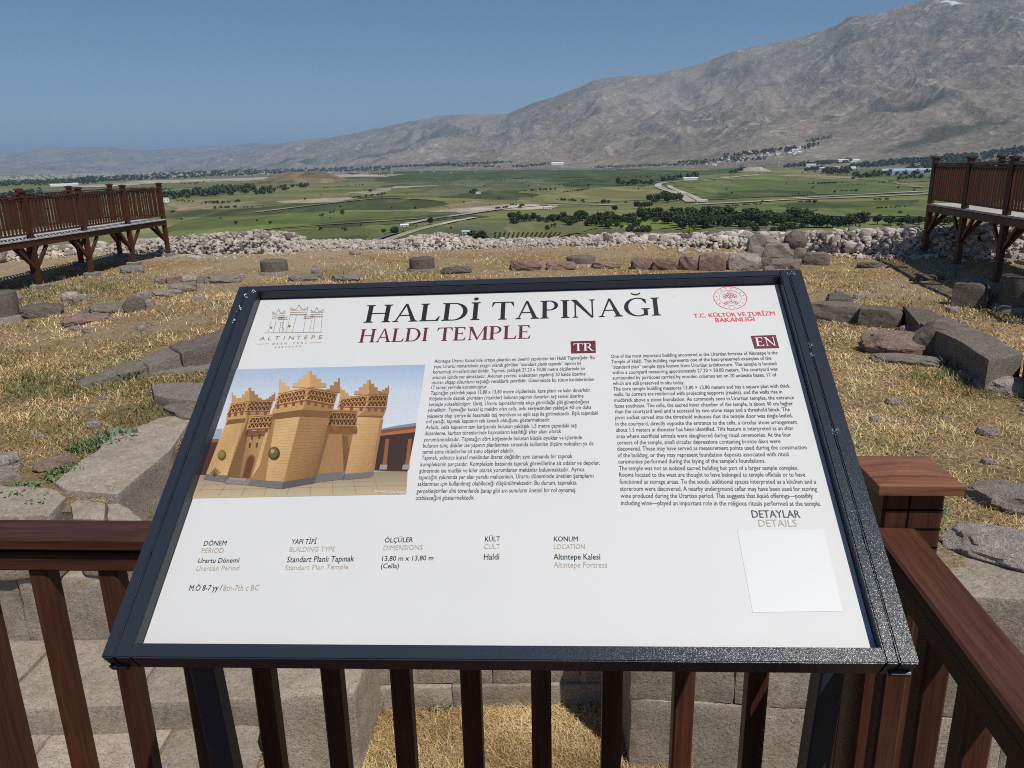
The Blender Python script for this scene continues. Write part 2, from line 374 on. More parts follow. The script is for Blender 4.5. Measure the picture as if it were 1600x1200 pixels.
def road(name, pl, mat, wpx, z=None):
    """ribbon road laid on the valley floor through points seen from the hilltop; wpx is its width in metres"""
    _fz[0] += 1; z = PZ + 0.10 + 0.035 * _fz[0]
    P = [at(x, y, z=z) for x, y in pl]; Q = []
    for i in range(len(P) - 1):
        for k in range(6): Q.append(P[i] + (P[i + 1] - P[i]) * k / 6)
    Q.append(P[-1]); Q = np.array(Q)
    for _ in range(3): Q[1:-1] = (Q[:-2] + 2 * Q[1:-1] + Q[2:]) / 4
    T = np.gradient(Q, axis=0); T /= np.hypot(T[:, 0], T[:, 1])[:, None]; Nn = np.stack([-T[:, 1], T[:, 0], np.zeros(len(T))], 1)
    V = np.concatenate([Q - Nn * wpx / 2, Q + Nn * wpx / 2]); k = len(Q); i = np.arange(k - 1)
    me = np_mesh(name, V, np.stack([i, i + 1, i + 1 + k, i + k], 1)[:, ::-1])
    return tag(mob(name, me, mat=FM[mat]), kind='structure')
road('dirt_road', [(560, 392), (597, 377), (650, 359), (700, 347), (742, 339)], 'track', 9)
road('asphalt_road', [(540, 395), (577, 377), (600, 368), (622, 362)], 'asphalt', 8)
road('dirt_road', [(637, 349), (680, 340), (707, 337), (760, 329), (800, 324), (850, 320), (900, 318), (960, 320)], 'track', 11)
road('asphalt_road', [(1082, 319), (1150, 316), (1200, 313), (1260, 310), (1330, 308), (1437, 303), (1600, 296)], 'track', 16)
road('dirt_road', [(1240, 309), (1319, 304.5), (1428, 299.5), (1600, 290)], 'track', 14)
road('curving_road', [(1080, 315), (1060, 302), (1040, 296), (1027, 291), (1030, 286), (1060, 283), (1110, 280), (1190, 272)], 'track', 16)
road('curving_road', [(1100, 316), (1078, 304), (1050, 294), (1045, 289)], 'track', 12)
road('farm_track', [(262, 375), (430, 355), (560, 347), (700, 338)], 'olive', 9)
road('farm_track', [(400, 331), (480, 321), (560, 312), (600, 308), (680, 312)], 'straw', 12)
road('farm_track', [(1435, 292), (1390, 283), (1340, 279), (1300, 277)], 'straw', 20)

# the low mound in the valley
def bump_hill(name, px, py, wpx, hpx, mat):
    c = at(px, py, z=PZ); D = math.hypot(c[0], c[1]); R_ = wpx / 2 / F * D * 1.05; H_ = hpx / F * D * 1.08
    u = np.linspace(-1.4, 1.4, 70); Xh, Yh = np.meshgrid(u, u); r = np.hypot(Xh * (1 + .12 * np.sin(3 * Yh)), Yh)
    h = H_ * (1 - sstep(0.25, 1.15, r)) * (0.78 + 0.44 * fbm(Xh * 2.2 + 9, Yh * 2.2, 5, 5)) - 3 * sstep(1.0, 1.3, r)
    me = np_mesh(name, np.stack([Xh.ravel() * R_, Yh.ravel() * R_, h.ravel()], 1), grid_faces(70, 70))
    return tag(mob(name, me, c, mat=mat), kind='structure')
n = N('mound_earth'); p = n.pos(); a = n.noise(p, 0.012, 7, 0.65, 0.6)
M['mound'] = n.done(n.ramp(a, [(0.36, (0.085, 0.075, 0.038)), (0.5, (0.165, 0.125, 0.075)), (0.64, (0.25, 0.195, 0.125))]), 0.95)
bump_hill('grassy_mound', 476, 285, 132, 15, M['mound'])
bump_hill('gravel_heap', 1176, 268, 46, 6, FM['sand'])

# ------------------------------------------------------------------ mountains
def mountain_mat(name, snow=True):
    n = N(name); p = n.pos()
    a = n.noise(p, 0.0009, 9, 0.62, 0.8); b = n.noise(n.pos((1, 1, 0.35)), 0.0042, 8, 0.68, 1.6); c = n.noise(p, 0.0022, 7, 0.7, 0.5); f = n.noise(p, 0.02, 6, 0.72)
    col = n.ramp(a, [(0.38, (0.130, 0.120, 0.088)), (0.5, (0.210, 0.172, 0.130)), (0.60, (0.280, 0.232, 0.178))])
    col = n.mix(n.math('MULTIPLY', n.ramp(b, [(0.56, (0, 0, 0)), (0.66, (1, 1, 1))]), 0.75), col, (0.52, 0.47, 0.41))
    col = n.mix(n.math('MULTIPLY', n.ramp(c, [(0.55, (0, 0, 0)), (0.66, (1, 1, 1))]), 0.6), col, (0.060, 0.066, 0.042))
    col = n.mix(0.35, col, n.ramp(f, [(0.35, (0.07, 0.06, 0.045)), (0.5, (0.20, 0.16, 0.12)), (0.68, (0.44, 0.38, 0.32))]))
    sp = n.noise(n.pos((1, 1, .5)), 0.009, 8, .75, 1.2); col = n.mix(n.math('MULTIPLY', n.ramp(sp, [(.57, (0, 0, 0)), (.66, (1, 1, 1))]), .28), col, (.54, .50, .44)); sp2 = n.noise(n.pos((1, 1, .5)), 0.013, 7, .75, .6); col = n.mix(n.math('MULTIPLY', n.ramp(sp2, [(.58, (0, 0, 0)), (.66, (1, 1, 1))]), .35), col, (.065, .068, .044)); gl = n.attr('gully'); col = n.mix(n.math('MULTIPLY', gl, 0.5), col, (0.36, 0.31, 0.26))
    sh = n.attr('shrub'); col = n.mix(n.math('MULTIPLY', sh, 0.85), col, (0.035, 0.048, 0.024))
    if snow: col = n.mix(n.attr('snow'), col, (0.82, 0.84, 0.88))
    n.bump(n.math('ADD', n.math('MULTIPLY', b, 40.0), n.math('MULTIPLY', f, 9.0)), 1.0, 1.0)
    return n.done(col, 0.97)
M['mountain'] = mountain_mat('bare_mountain')
def mountains(name, table, amp, seed, ncol=520, nrow=190):
    """table rows: picture x, toe distance, ridge distance, skyline height in the picture"""
    T = np.array(table, float); px = np.linspace(T[0, 0], T[-1, 0], ncol)
    Dt = np.interp(px, T[:, 0], T[:, 1]); Dr = np.interp(px, T[:, 0], T[:, 2]); sy = np.interp(px, T[:, 0], T[:, 3])
    sy = sy + 1.6 * (fbm(px * 0.05, px * 0 + seed, 4, seed) - 0.5) * 2
    dirs = np.array([ray(x, y) for x, y in zip(px, sy)]); hl = np.hypot(dirs[:, 0], dirs[:, 1])
    U_ = dirs[:, :2] / hl[:, None]; el = dirs[:, 2] / hl
    t = np.linspace(0, 1.3, nrow); tt, cc = np.meshgrid(t, np.arange(ncol), indexing='ij')
    D = Dt[cc] + (Dr - Dt)[cc] * tt; Hh = (Dr * el)[cc] + 1.6 - PZ
    X = U_[cc, 0] * D; Y = U_[cc, 1] * D
    tc = np.minimum(tt, 1); g = 0.16 * tc + 0.84 * tc ** 1.75
    wx = X + 900 * (fbm(X / 2500, Y / 2500, 3, seed + 50) - .5); wy = Y + 900 * (fbm(X / 2500, Y / 2500, 3, seed + 60) - .5)
    r1 = ridged(wx / 2600, wy / 2600, 6, seed + 1); r2 = ridged(wx / 700, wy / 700, 4, seed + 9)
    env = sstep(0.02, 0.35, tc) * (1 - 0.82 * sstep(0.72, 1.0, tc))
    z = PZ + Hh * g + amp * env * (r1 - 0.5) * (Hh / 1800) ** 0.5 + amp * 0.28 * env * (r2 - 0.5)
    z = z + 13 * (ridged(X / 260, Y / 260, 4, seed + 20) - 0.5) * sstep(0.05, 0.3, tc) * (1 - .7 * sstep(.85, 1, tc))
    z = np.where(tt > 1, PZ + Hh - (tt - 1) * Hh * 2.2, z); z = np.where(tt <= 0, PZ - 5, z)
    me = np_mesh(name, np.stack([X.ravel(), Y.ravel(), z.ravel()], 1), grid_faces(ncol, nrow)[:, :])
    gul = sstep(0.42, 0.2, r1) if False else 1 - sstep(0.15, 0.42, r1)
    sh = sstep(0.66, 0.76, fbm(X / 900, Y / 500, 4, seed + 31)) * (1 - sstep(0.5, 0.8, tc)) * 0.8
    P = np.stack([X.ravel(), Y.ravel(), z.ravel()], 1) - EYE; zz = P @ FW
    ipx = (800 + F * (P @ RT) / zz).reshape(X.shape); ipy = (600 - F * (P @ UP) / zz).reshape(X.shape)
    sn = sstep(0.60, 0.68, ridged(X / 300 + 3, Y / 800, 3, seed + 77)) * sstep(22, 4, ipy) * sstep(1340, 1440, ipx) * sstep(0.45, .6, fbm(X / 500, Y / 900, 3, 5)) * (tt < 1.02)
    for nm, arr in (('gully', gul), ('shrub', sh), ('snow', sn)):
        a_ = me.attributes.new(nm, 'FLOAT', 'POINT'); a_.data.foreach_set('value', np.clip(arr, 0, 1).ravel().astype(np.float32))
    o = tag(mob(name, me, mat=M['mountain']), kind='structure'); return o
MT = mountains('mountain', [(200, 19000, 30000, 262), (300, 16500, 28000, 246), (380, 14000, 26000, 233), (430, 12500, 24000, 226), (480, 11000, 22000, 218), (520, 10000, 20500, 213), (560, 9400, 19500, 208), (640, 8200, 18000, 190), (700, 7400, 17000, 180),
    (760, 6800, 16300, 176), (790, 6500, 15500, 177), (830, 6300, 14500, 161), (869, 6100, 13800, 149), (925, 5900, 13200, 128), (1015, 5600, 12500, 117), (1094, 5400, 12000, 98),
    (1150, 5200, 11700, 78), (1178, 5150, 11600, 70), (1230, 5100, 11400, 62), (1290, 5000, 11200, 51), (1335, 5000, 11000, 27), (1369, 4900, 10900, 24), (1437, 4800, 10700, 0),
    (1480, 4700, 10600, -18), (1600, 4600, 10400, -22), (1750, 4400, 10000, 20), (2000, 4000, 9500, -20), (2300, 3600, 9000, 10)], 620, 11, 700, 260)
mountains('distant_mountain_range', [(-900, 19000, 30000, 270), (-500, 19000, 30000, 258), (-200, 19000, 30000, 246), (0, 19500, 31000, 238), (60, 19500, 31000, 231), (110, 19500, 31000, 229), (170, 19500, 31000, 229), (240, 20000, 31500, 232),
    (300, 20500, 31500, 230), (350, 20500, 31500, 227), (420, 20500, 31500, 224), (480, 20500, 31500, 222), (560, 20500, 31500, 226), (700, 20500, 31500, 240)], 500, 33, 300, 90)
mbvh = BVHTree.FromPolygons([tuple(v.co) for v in MT.data.vertices], [tuple(pp.vertices) for pp in MT.data.polygons])
def land(px, py):
    """point on mountain or plain seen at a picture point"""
    r = Vector(ray(px, py)).normalized(); h = mbvh.ray_cast(Vector(EYE), r)
    P = at(px, py, z=PZ) if ray(px, py)[2] < -1e-4 else None
    if h[0] is not None and (P is None or h[3] < np.linalg.norm(P - EYE)): return np.array(h[0])
    return P if P is not None else np.array(r * 6000)

# ------------------------------------------------------------------ far trees and buildings
def leaf_mat(name, a, b):
    n = N(name); inf = n.n('ShaderNodeObjectInfo').outputs['Random']; v = n.noise(n.pos(kind='obj'), 0.9, 4, 0.7)
    col = n.ramp(v, [(0.35, a), (0.65, b)])
    br = n.n('ShaderNodeHueSaturation'); n.l(col, br.inputs['Color']); n.l(n.math('ADD', n.math('MULTIPLY', inf, 0.6), 0.7), br.inputs['Value'])
    return n.done(br.outputs[0], 0.8, spec=0.2)
M['leaf'] = leaf_mat('tree_leaves', (0.036, 0.050, 0.017), (0.080, 0.100, 0.034))
M['leaf_far'] = leaf_mat('distant_leaves', (0.040, 0.054, 0.024), (0.075, 0.090, 0.042))
M['leaf_yellow'] = leaf_mat('yellow_flowers', (0.42, 0.36, 0.03), (0.62, 0.54, 0.05))
M['bark'] = plain_mat('bark', (0.07, 0.05, 0.035), 0.9)
def crown_arrays(seed, n=340, ball=(0.5, 0.5, 0.42), lobes=7, leaf=0.10):
    g = np.random.default_rng(seed); C_ = g.normal(size=(lobes, 3)); C_ /= np.linalg.norm(C_, axis=1)[:, None]
    C_ = C_ * np.array(ball) * g.uniform(0.25, 0.62, (lobes, 1)); R_ = g.uniform(0.28, 0.46, lobes)
    k = g.integers(0, lobes, n); d = g.normal(size=(n, 3)); d /= np.linalg.norm(d, axis=1)[:, None]
    P = C_[k] + d * R_[k][:, None] * np.array(ball)[None] * 1.7 * g.uniform(0.55, 1.05, (n, 1)); P[:, 2] += 0.62
    P[:, 2] = np.maximum(P[:, 2], 0.10)
    u = g.normal(size=(n, 3)); u /= np.linalg.norm(u, axis=1)[:, None]; v = np.cross(u, g.normal(size=(n, 3))); v /= np.linalg.norm(v, axis=1)[:, None]
    s = leaf * g.uniform(0.6, 1.4, (n, 1))
    V = np.stack([P - u * s, P + u * s * 0.6 + v * s * 0.7, P + u * s * 0.5 - v * s * 0.8, P + np.cross(u, v) * s * .7], 1).reshape(-1, 3)
    i = np.arange(n)[:, None] * 4
    Fc = np.concatenate([i + [[0, 1, 2]], i + [[0, 1, 3]]]); return V, Fc
def trunk_arrays(h=0.45, r=0.03):
    a = np.linspace(0, 2 * np.pi, 7)[:-1]; V = []
    for k, (z, rr) in enumerate(((-0.03, r * 1.3), (h * .5, r), (h, r * .6))): V += [(math.cos(t) * rr + .01 * k, math.sin(t) * rr, z) for t in a]
    Fc = [(6 * k + i, 6 * k + (i + 1) % 6, 6 * k + 6 + (i + 1) % 6, 6 * k + 6 + i) for k in range(2) for i in range(6)]
    return np.array(V), np.array(Fc)
def to_tris(q): return np.concatenate([q[:, [0, 1, 2]], q[:, [0, 2, 3]]])
TREE = []
for s in range(8):
    V, Fc = crown_arrays(100 + s, 380); TV, TF = trunk_arrays()
    me = np_mesh('tree_mesh', np.concatenate([V, TV]), np.concatenate([Fc, to_tris(TF) + len(V)]), False)
    me.materials.append(M['leaf']); me.materials.append(M['bark'])
    mi = np.zeros(len(me.polygons), np.int32); mi[len(Fc):] = 1; me.polygons.foreach_set('material_index', mi); TREE.append(me)
CROWN = [np_mesh('crown', *crown_arrays(200 + s, 700, leaf=0.075), smooth=False) for s in range(3)]
for me in CROWN: me.materials.append(M['leaf'])
YCROWN = np_mesh('crown', *crown_arrays(250, 500, leaf=0.075), smooth=False); YCROWN.materials.append(M['leaf_yellow'])
TRUNK = np_mesh('trunk', trunk_arrays()[0], trunk_arrays()[1]); TRUNK.materials.append(M['bark'])
far_V, far_F, far_n = [], [], 0
FARC = [crown_arrays(300 + s, 26, leaf=0.22) for s in range(5)]
def far_tree(P, h):
    global far_n
    V, Fc = random.choice(FARC); far_V.append(V * [h * 1.3, h * 1.3, h] + P); far_F.append(Fc + far_n); far_n += len(V)
def tree_at(px, py, hpx, label, group=None, parts=False, yellow=False, wide=1.15):
    P = land(px, py); h = hpx / F * np.linalg.norm(P - EYE) * 1.0
    if not parts:
        o = mob('tree', random.choice(TREE), P); tag(o, label, 'tree', group)
    else:
        o = empty('shrub' if yellow else 'tree', P, label, 'shrub' if yellow else 'tree', group)
    o.scale = (h * wide * random.uniform(.85, 1.2), h * wide * random.uniform(.85, 1.2), h * random.uniform(.9, 1.1)); o.rotation_euler.z = random.uniform(0, 6.28)
    if parts:
        for nm, me in (('crown', YCROWN if yellow else random.choice(CROWN)), ('trunk', TRUNK)):
            c = bpy.data.objects.new(nm, me); COL.objects.link(c); c.parent = o
    return o
BELTS = [
    (800, 346, 905, 349, 30, 11, 3, 'small dark tree in the hedge right of the white farm sheds'),
    (886, 350, 1000, 354, 40, 14, 7, 'dark tree in the middle of the long valley orchard belt'),
    (1000, 346, 1125, 350, 46, 15, 9, 'dark tree in the thick belt below the road junction'),
    (1060, 355, 1200, 354, 42, 16, 9, 'dark tree in the thick belt below the road junction'),
    (1135, 348, 1262, 351, 38, 15, 6, 'dark tree in the long belt right of the road junction'),
    (1256, 357, 1345, 355, 16, 16, 3, 'rounded dark tree in the row above the right rubble wall'),
    (1384, 352, 1500, 351, 18, 11, 2, 'low tree in the row seen under the right walkway'),
    (1218, 363, 1253, 361, 7, 12, 2, 'bushy tree nearest the right rubble wall'),
    (912, 373, 944, 372, 3, 8, 1, 'small bush beside the olive field in front of the belt'),
    (978, 365, 1017, 364, 6, 11, 1, 'bush in the clump before the bright green field'),
    (936, 319, 955, 318, 3, 8, 1, 'lone clump tree in the open olive field'),
    (995, 326, 1017, 325, 4, 9, 1, 'tree beside the red roof at the belt edge'),
    (1012, 317, 1065, 315, 12, 13, 3, 'tall grove tree left of the road junction'),
    (962, 290, 1022, 288, 15, 7, 2, 'small tree in the grove left of the curving road'),
    (736, 379, 765, 378, 4, 15, 2, 'dark bush beside the vineyard rows'),
]
for x0, y0, x1, y1, nn, h, jit, lab in BELTS:
    nn = max(2, int(nn * .85)) if nn > 20 else nn
    for k in range(nn):
        t = (k + random.uniform(0, 1)) / nn
        tree_at(x0 + (x1 - x0) * t, y0 + (y1 - y0) * t + random.uniform(-jit, jit * .5), h * random.uniform(.5, 1.3), lab, lab.replace('tree', 'trees').replace('bush ', 'bushes '))
for px, py, h, lab in [(951, 357, 13, 'big round tree in front of the orchard belt'), (1371, 351, 13, 'single round tree standing alone left of the right walkway'),
        (1181, 364, 10, 'small round bush left of the pair above the rubble'), (1207, 364, 9, 'small bush between two clumps above the right rubble wall'),
        (859, 377, 9, 'round bush left of two by the grey scrub'), (891, 378, 11, 'wide bush right of two by the grey scrub'), (828, 378, 5, 'tiny bush at the end of the vineyard rows'),
        (972, 358, 7, 'small bush on the edge of the bright green field'), (1066, 359, 13, 'dark tree beside the yellow flowering shrub'),
        (961, 330, 9, 'tree rising above the left end of the orchard belt'), (672, 351, 11, 'slim lone tree by the upper bend of the dirt road'),
        (600, 365, 7, 'small round bush left of the dirt road'), (617, 366, 11, 'larger round bush beside the dirt road'), (571, 379, 6, 'little bush at the foot of the asphalt road'),
        (579, 301, 5, 'lone tree in the pale meadow right of the mound'), (742, 302, 7, 'tree beside the small farmhouse in the dark green fields'),
        (919, 292, 4, 'tiny tree alone in the far green field'), (336, 327, 4, 'low green bush on the straw coloured field beside the left walkway')]:
    tree_at(px, py, h, lab, parts=True)
tree_at(1077, 366, 9, 'yellow flowering shrub beyond the rubble wall', parts=True, yellow=True)
def band(x0, y0, x1, y1, n_, h, jit):
    for k in range(n_):
        t = random.random(); P = land(x0 + (x1 - x0) * t, y0 + (y1 - y0) * t + random.uniform(-jit, jit)); far_tree(P, h / F * np.linalg.norm(P - EYE) * random.uniform(.7, 1.3))
for b in [(-60, 291, 150, 284, 330, 3.2, 3.5), (120, 283, 400, 270, 460, 3.0, 4.0), (380, 271, 610, 264, 330, 2.6, 3.0), (600, 262, 800, 254, 200, 2.2, 1.2), (660, 258, 780, 262, 60, 2.4, 1),
          (255, 311, 400, 296, 120, 7, 4), (300, 305, 430, 301, 60, 7, 3), (400, 303, 484, 292, 40, 5, 2), (-20, 318, 64, 308, 40, 7, 5), (64, 308, 260, 298, 60, 4, 4),
          (1032, 284, 1090, 277, 30, 6, 2), (1225, 262, 1330, 252, 130, 3.5, 2), (1330, 262, 1520, 246, 260, 4.5, 3), (1258, 268, 1282, 266, 14, 5, 1), (1288, 272, 1326, 270, 26, 7, 2), (1330, 279, 1392, 275, 34, 6, 2),
          (1400, 272, 1600, 258, 130, 6, 5), (1060, 256, 1200, 248, 120, 2.6, 2.5), (1130, 246, 1280, 228, 150, 2.8, 3), (1400, 282, 1440, 279, 12, 5, 1), (1142, 272, 1160, 268, 12, 6, 1),
          (800, 262, 870, 256, 60, 2.2, 1), (930, 262, 1100, 257, 110, 2.0, 1.2), (1260, 222, 1300, 214, 30, 2, 2), (1440, 262, 1600, 236, 140, 5, 4), (795, 351, 812, 349, 6, 8, 1), (735, 303, 750, 302, 6, 5, 1)]: band(*b)
for k in range(170):
    px, py = random.uniform(250, 1500), 262 + 100 * random.random() ** 1.6
    P = land(px, py); far_tree(P, random.uniform(2.0, 5.0))
for k in range(42):
    x0, y0 = random.uniform(250, 1500), random.uniform(268, 335); L_ = random.uniform(15, 70); sl = random.uniform(-.12, .08)
    band(x0, y0, x0 + L_, y0 + L_ * sl, int(L_ * .35), random.uniform(.8, 2.0) * (1 + (y0 - 268) / 60), .3)
me = np_mesh('distant_trees', np.concatenate(far_V), np.concatenate(far_F), False); me.materials.append(M['leaf_far'])
tag(mob('distant_trees', me), 'dark belts of far trees across the valley floor', 'trees', kind='stuff')

def gable(wd, dp, h, roofh):
    V = [(-1, -1, 0), (1, -1, 0), (1, 1, 0), (-1, 1, 0), (-1, -1, 1), (1, -1, 1), (1, 1, 1), (-1, 1, 1)]
    V = [(x * wd / 2, y * dp / 2, z * h) for x, y, z in V]
    return V
def wallroof(P, wd, dp, h, rz, wallm, roofm, name, label, cat, group=None, windows=True):
    o = empty(name, P, label, cat, group); o.rotation_euler.z = rz
    def sub(nm, V, Fc, mt, par=None):
        me = bpy.data.meshes.new(nm); me.from_pydata(V, [], Fc); me.materials.append(mt)
        c = bpy.data.objects.new(nm, me); COL.objects.link(c); c.parent = par or o; return c
    x, y = wd / 2, dp / 2; rh = min(h * 0.5, dp * .25)
    sub('wall', [(-x, -y, -1), (x, -y, -1), (x, y, -1), (-x, y, -1), (-x, -y, h), (x, -y, h), (x, y, h), (-x, y, h), (-x, 0, h + rh), (x, 0, h + rh)],
        [(0, 1, 5, 4), (1, 2, 6, 9, 5), (2, 3, 7, 6), (3, 0, 4, 8, 7)], wallm)
    e = 0.3
    sub('roof', [(-x - e, -y - e, h - .1), (x + e, -y - e, h - .1), (x + e, 0, h + rh + .15), (-x - e, 0, h + rh + .15), (x + e, y + e, h - .1), (-x - e, y + e, h - .1),
                 (-x - e, -y - e, h + .1), (x + e, -y - e, h + .1), (x + e, 0, h + rh + .35), (-x - e, 0, h + rh + .35), (x + e, y + e, h + .1), (-x - e, y + e, h + .1)],
        [(6, 7, 8, 9), (9, 8, 10, 11), (0, 1, 7, 6), (4, 5, 11, 10), (0, 3, 2, 1), (3, 5, 4, 2), (1, 2, 8, 7), (2, 4, 10, 8), (0, 6, 9, 3), (3, 9, 11, 5)], roofm)
    if windows:
        nw = max(2, min(6, int(wd / 5)))
        for k in range(nw):
            cx = -x + (k + .5) * wd / nw; a, b = h * .35, h * .75
            sub('window', [(cx - .6, -y - .05, a), (cx + .6, -y - .05, a), (cx + .6, -y - .05, b), (cx - .6, -y - .05, b), (cx - .6, -y + .1, a), (cx + .6, -y + .1, a), (cx + .6, -y + .1, b), (cx - .6, -y + .1, b)],
                [(0, 1, 2, 3), (0, 4, 5, 1), (1, 5, 6, 2), (2, 6, 7, 3), (3, 7, 4, 0)], M['pane'])
    return o
M['pane'] = plain_mat('dark_window', (0.03, 0.035, 0.04), 0.2)
M['white'] = plain_mat('white_render', (0.72, 0.70, 0.66), 0.8); M['cream'] = plain_mat('cream_render', (0.55, 0.49, 0.42), 0.8)
M['tile'] = plain_mat('red_tiles', (0.33, 0.12, 0.07), 0.8); M['greyroof'] = plain_mat('grey_sheet_roof', (0.42, 0.42, 0.43), 0.6); M['whiteroof'] = plain_mat('white_sheet_roof', (0.70, 0.70, 0.70), 0.5)
M['blueroof'] = plain_mat('pale_blue_plastic', (0.38, 0.46, 0.56), 0.35)
def building(px, py, wpx, hpx, wm, rm, label, name='shed', cat='shed', group=None, rz=None, dpf=.5, win=True):
    P = land(px, py); D = np.linalg.norm(P - EYE); wd = wpx / F * D; h = hpx / F * D
    return wallroof(P, wd, max(4, wd * dpf), h, -math.atan2(P[0], P[1]) + (random.uniform(-.3, .3) if rz is None else rz), M[wm], M[rm], name, label, cat, group, win)
for a in [
    (1325, 253, 28, 2.6, 'white', 'whiteroof', 'long white shed behind the tree line on the right'),
    (1327, 265, 16, 2.6, 'white', 'whiteroof', 'long low white shed right of the round grove'),
    (1307, 264, 8, 2.2, 'white', 'greyroof', 'short white shed just left of the long low one'),
    (1284, 267, 6, 4, 'white', 'whiteroof', 'small white block house left of the round grove'),
    (1267, 261, 13, 3, 'white', 'greyroof', 'white farm building at the left end of the shed row'),
    (871, 258, 18, 2.8, 'white', 'whiteroof', 'white building alone at the foot of the mountain'),
    (1079, 281, 20, 2.4, 'white', 'whiteroof', 'long white roofed shed above the curving road'),
    (819, 341, 10, 3.5, 'white', 'greyroof', 'white farm shed at the left end of the orchard belt'),
    (801, 343, 5, 3, 'white', 'greyroof', 'small white hut left of the white farm shed'),
    (1181, 338, 6, 2.6, 'white', 'whiteroof', 'white hut half hidden in the long tree belt'),
    (996, 327, 8, 2.2, 'cream', 'tile', 'low house with red roof at the edge of the belt'),
    (1096, 316, 16, 2.6, 'cream', 'greyroof', 'grey roofed sheds at the road junction'),
    (855, 327, 12, 3, 'cream', 'greyroof', 'pale sheds on the bare sand strip'),
    (632, 355, 12, 3.2, 'cream', 'whiteroof', 'pale hut beside the dirt road bushes'),
    (728, 366, 11, 4, 'white', 'blueroof', 'bluish white hut left of the vineyard rows'),
    (747, 303, 7, 2.2, 'white', 'greyroof', 'small farmhouse alone in the dark green fields'),
    (1243, 237, 11, 2.6, 'white', 'greyroof', 'long white house highest in the slope village'),
    (95, 291, 26, 2.2, 'white', 'whiteroof', 'long white factory hall behind the left walkway'),
    (118, 290, 7, 2.6, 'white', 'whiteroof', 'white hall right of the long factory hall'),
    (259, 316, 8, 5, 'white', 'greyroof', 'white house just right of the left walkway corner'),
]: building(*a)
building(1432, 272, 86, 5, 'blueroof', 'blueroof', 'large pale blue plastic greenhouse left of the right walkway', 'greenhouse', 'greenhouse', rz=0.12, dpf=.35, win=False)
for k in range(44):
    t = random.random(); px = 1112 + 160 * t + random.gauss(0, 5); py = 256 - 24 * t + random.gauss(0, 3.0)
    building(px, py, random.uniform(2.5, 6), random.uniform(1.6, 2.4), random.choice(['white', 'cream', 'cream']), random.choice(['greyroof', 'tile', 'whiteroof']),
             'tiny pale house in the village at the foot of the mountain', 'house', 'house', 'village houses at the foot of the mountain', dpf=.8, win=False)
# far town: too small to count
bm = bmesh.new()
def tbox(P, w_, h):
    r = bmesh.ops.create_cube(bm, size=1.0); bmesh.ops.scale(bm, vec=(w_, w_, h), verts=r['verts']); bmesh.ops.translate(bm, vec=P + np.array([0, 0, h * .45]), verts=r['verts'])
for k in range(520):
    x = random.uniform(-40, 420); y0 = 279 - 0.0215 * x + random.uniform(-3.4, 3.5)
    P = land(x, y0); D = np.linalg.norm(P - EYE); tbox(P, random.uniform(1.0, 3.2) / F * D, random.uniform(.8, 1.9) / F * D)
for k in range(120):
    x = random.uniform(400, 1600); y0 = 270 - 0.0165 * (x - 400) + random.uniform(-3, 5); P = land(x, y0); D = np.linalg.norm(P - EYE); tbox(P, random.uniform(1, 3) / F * D, random.uniform(.7, 1.4) / F * D)
me = bpy.data.meshes.new('distant_town'); bm.to_mesh(me); bm.free(); me.materials.append(M['cream'])
tag(mob('distant_town', me), 'hazy pale town spread along the far left of the valley', 'town', kind='stuff')
# vineyard rows
vV, vF, vn = [], [], 0
for r_ in range(15):
    x = 772 + r_ * 6.5
    for k in range(16):
        P = at(x + k * .5 + (r_ - 7) * .05 * k, 381 - k * 1.05, z=PZ + 4.5); V, Fc = FARC[(r_ + k) % 5]; h = 2.1
        vV.append(V * [h * .9, h * 1.6, h * .7] + P); vF.append(Fc + vn); vn += len(V)
me = np_mesh('vineyard', np.concatenate(vV), np.concatenate(vF), False); me.materials.append(M['leaf'])
tag(mob('vineyard_rows', me), 'green vineyard rows below the hilltop', 'vineyard', kind='stuff')
#@@PART2

# ------------------------------------------------------------------ timber
_bc = {}
def box_mesh(L, w_, h, bev=0.004, name='beam'):
    """box along x with grain-aligned UVs, centred"""
    key = (round(L, 3), round(w_, 4), round(h, 4), bev)
    if key in _bc: return _bc[key]
    bm = bmesh.new(); bmesh.ops.create_cube(bm, size=1.0); bmesh.ops.scale(bm, vec=(L, w_, h), verts=bm.verts)
    if bev: bmesh.ops.bevel(bm, geom=bm.edges[:], offset=bev, segments=1, affect='EDGES')
    uv = bm.loops.layers.uv.new('UVMap')
    for f in bm.faces:
        nn = f.normal; k = max(range(3), key=lambda i: abs(nn[i]))
        for l in f.loops:
            c = l.vert.co
            l[uv].uv = (c.x, c.y + 0.13 * k) if k == 2 else ((c.x, c.z + .31) if k == 1 else (c.y * .3, c.z))
    me = bpy.data.meshes.new(name); bm.to_mesh(me); bm.free(); _bc[key] = me; return me
def beam(name, a, b, w_, h, mat, parent, bev=0.004, side=None):
    """timber from a to b; w_ across (horizontal), h the other way"""
    a, b = Vector(a), Vector(b); d = b - a; L = d.length; x = d / L
    up = Vector((0, 0, 1)) if abs(x.z) < 0.98 else Vector(side if side is not None else (0, 1, 0))
    y = up.cross(x).normalized(); z = x.cross(y)
    me = box_mesh(L, w_, h, bev); key = (id(me), mat.name)
    if key not in _bc:
        m2 = me if len(me.materials) == 0 else me.copy()
        if len(m2.materials) == 0: m2.materials.append(mat)
        else: m2.materials[0] = mat
        _bc[key] = m2
    o = bpy.data.objects.new(name, _bc[key]); link(o, (a + b) / 2, parent)
    o.rotation_euler = Matrix((x, y, z)).transposed().to_euler(); return o
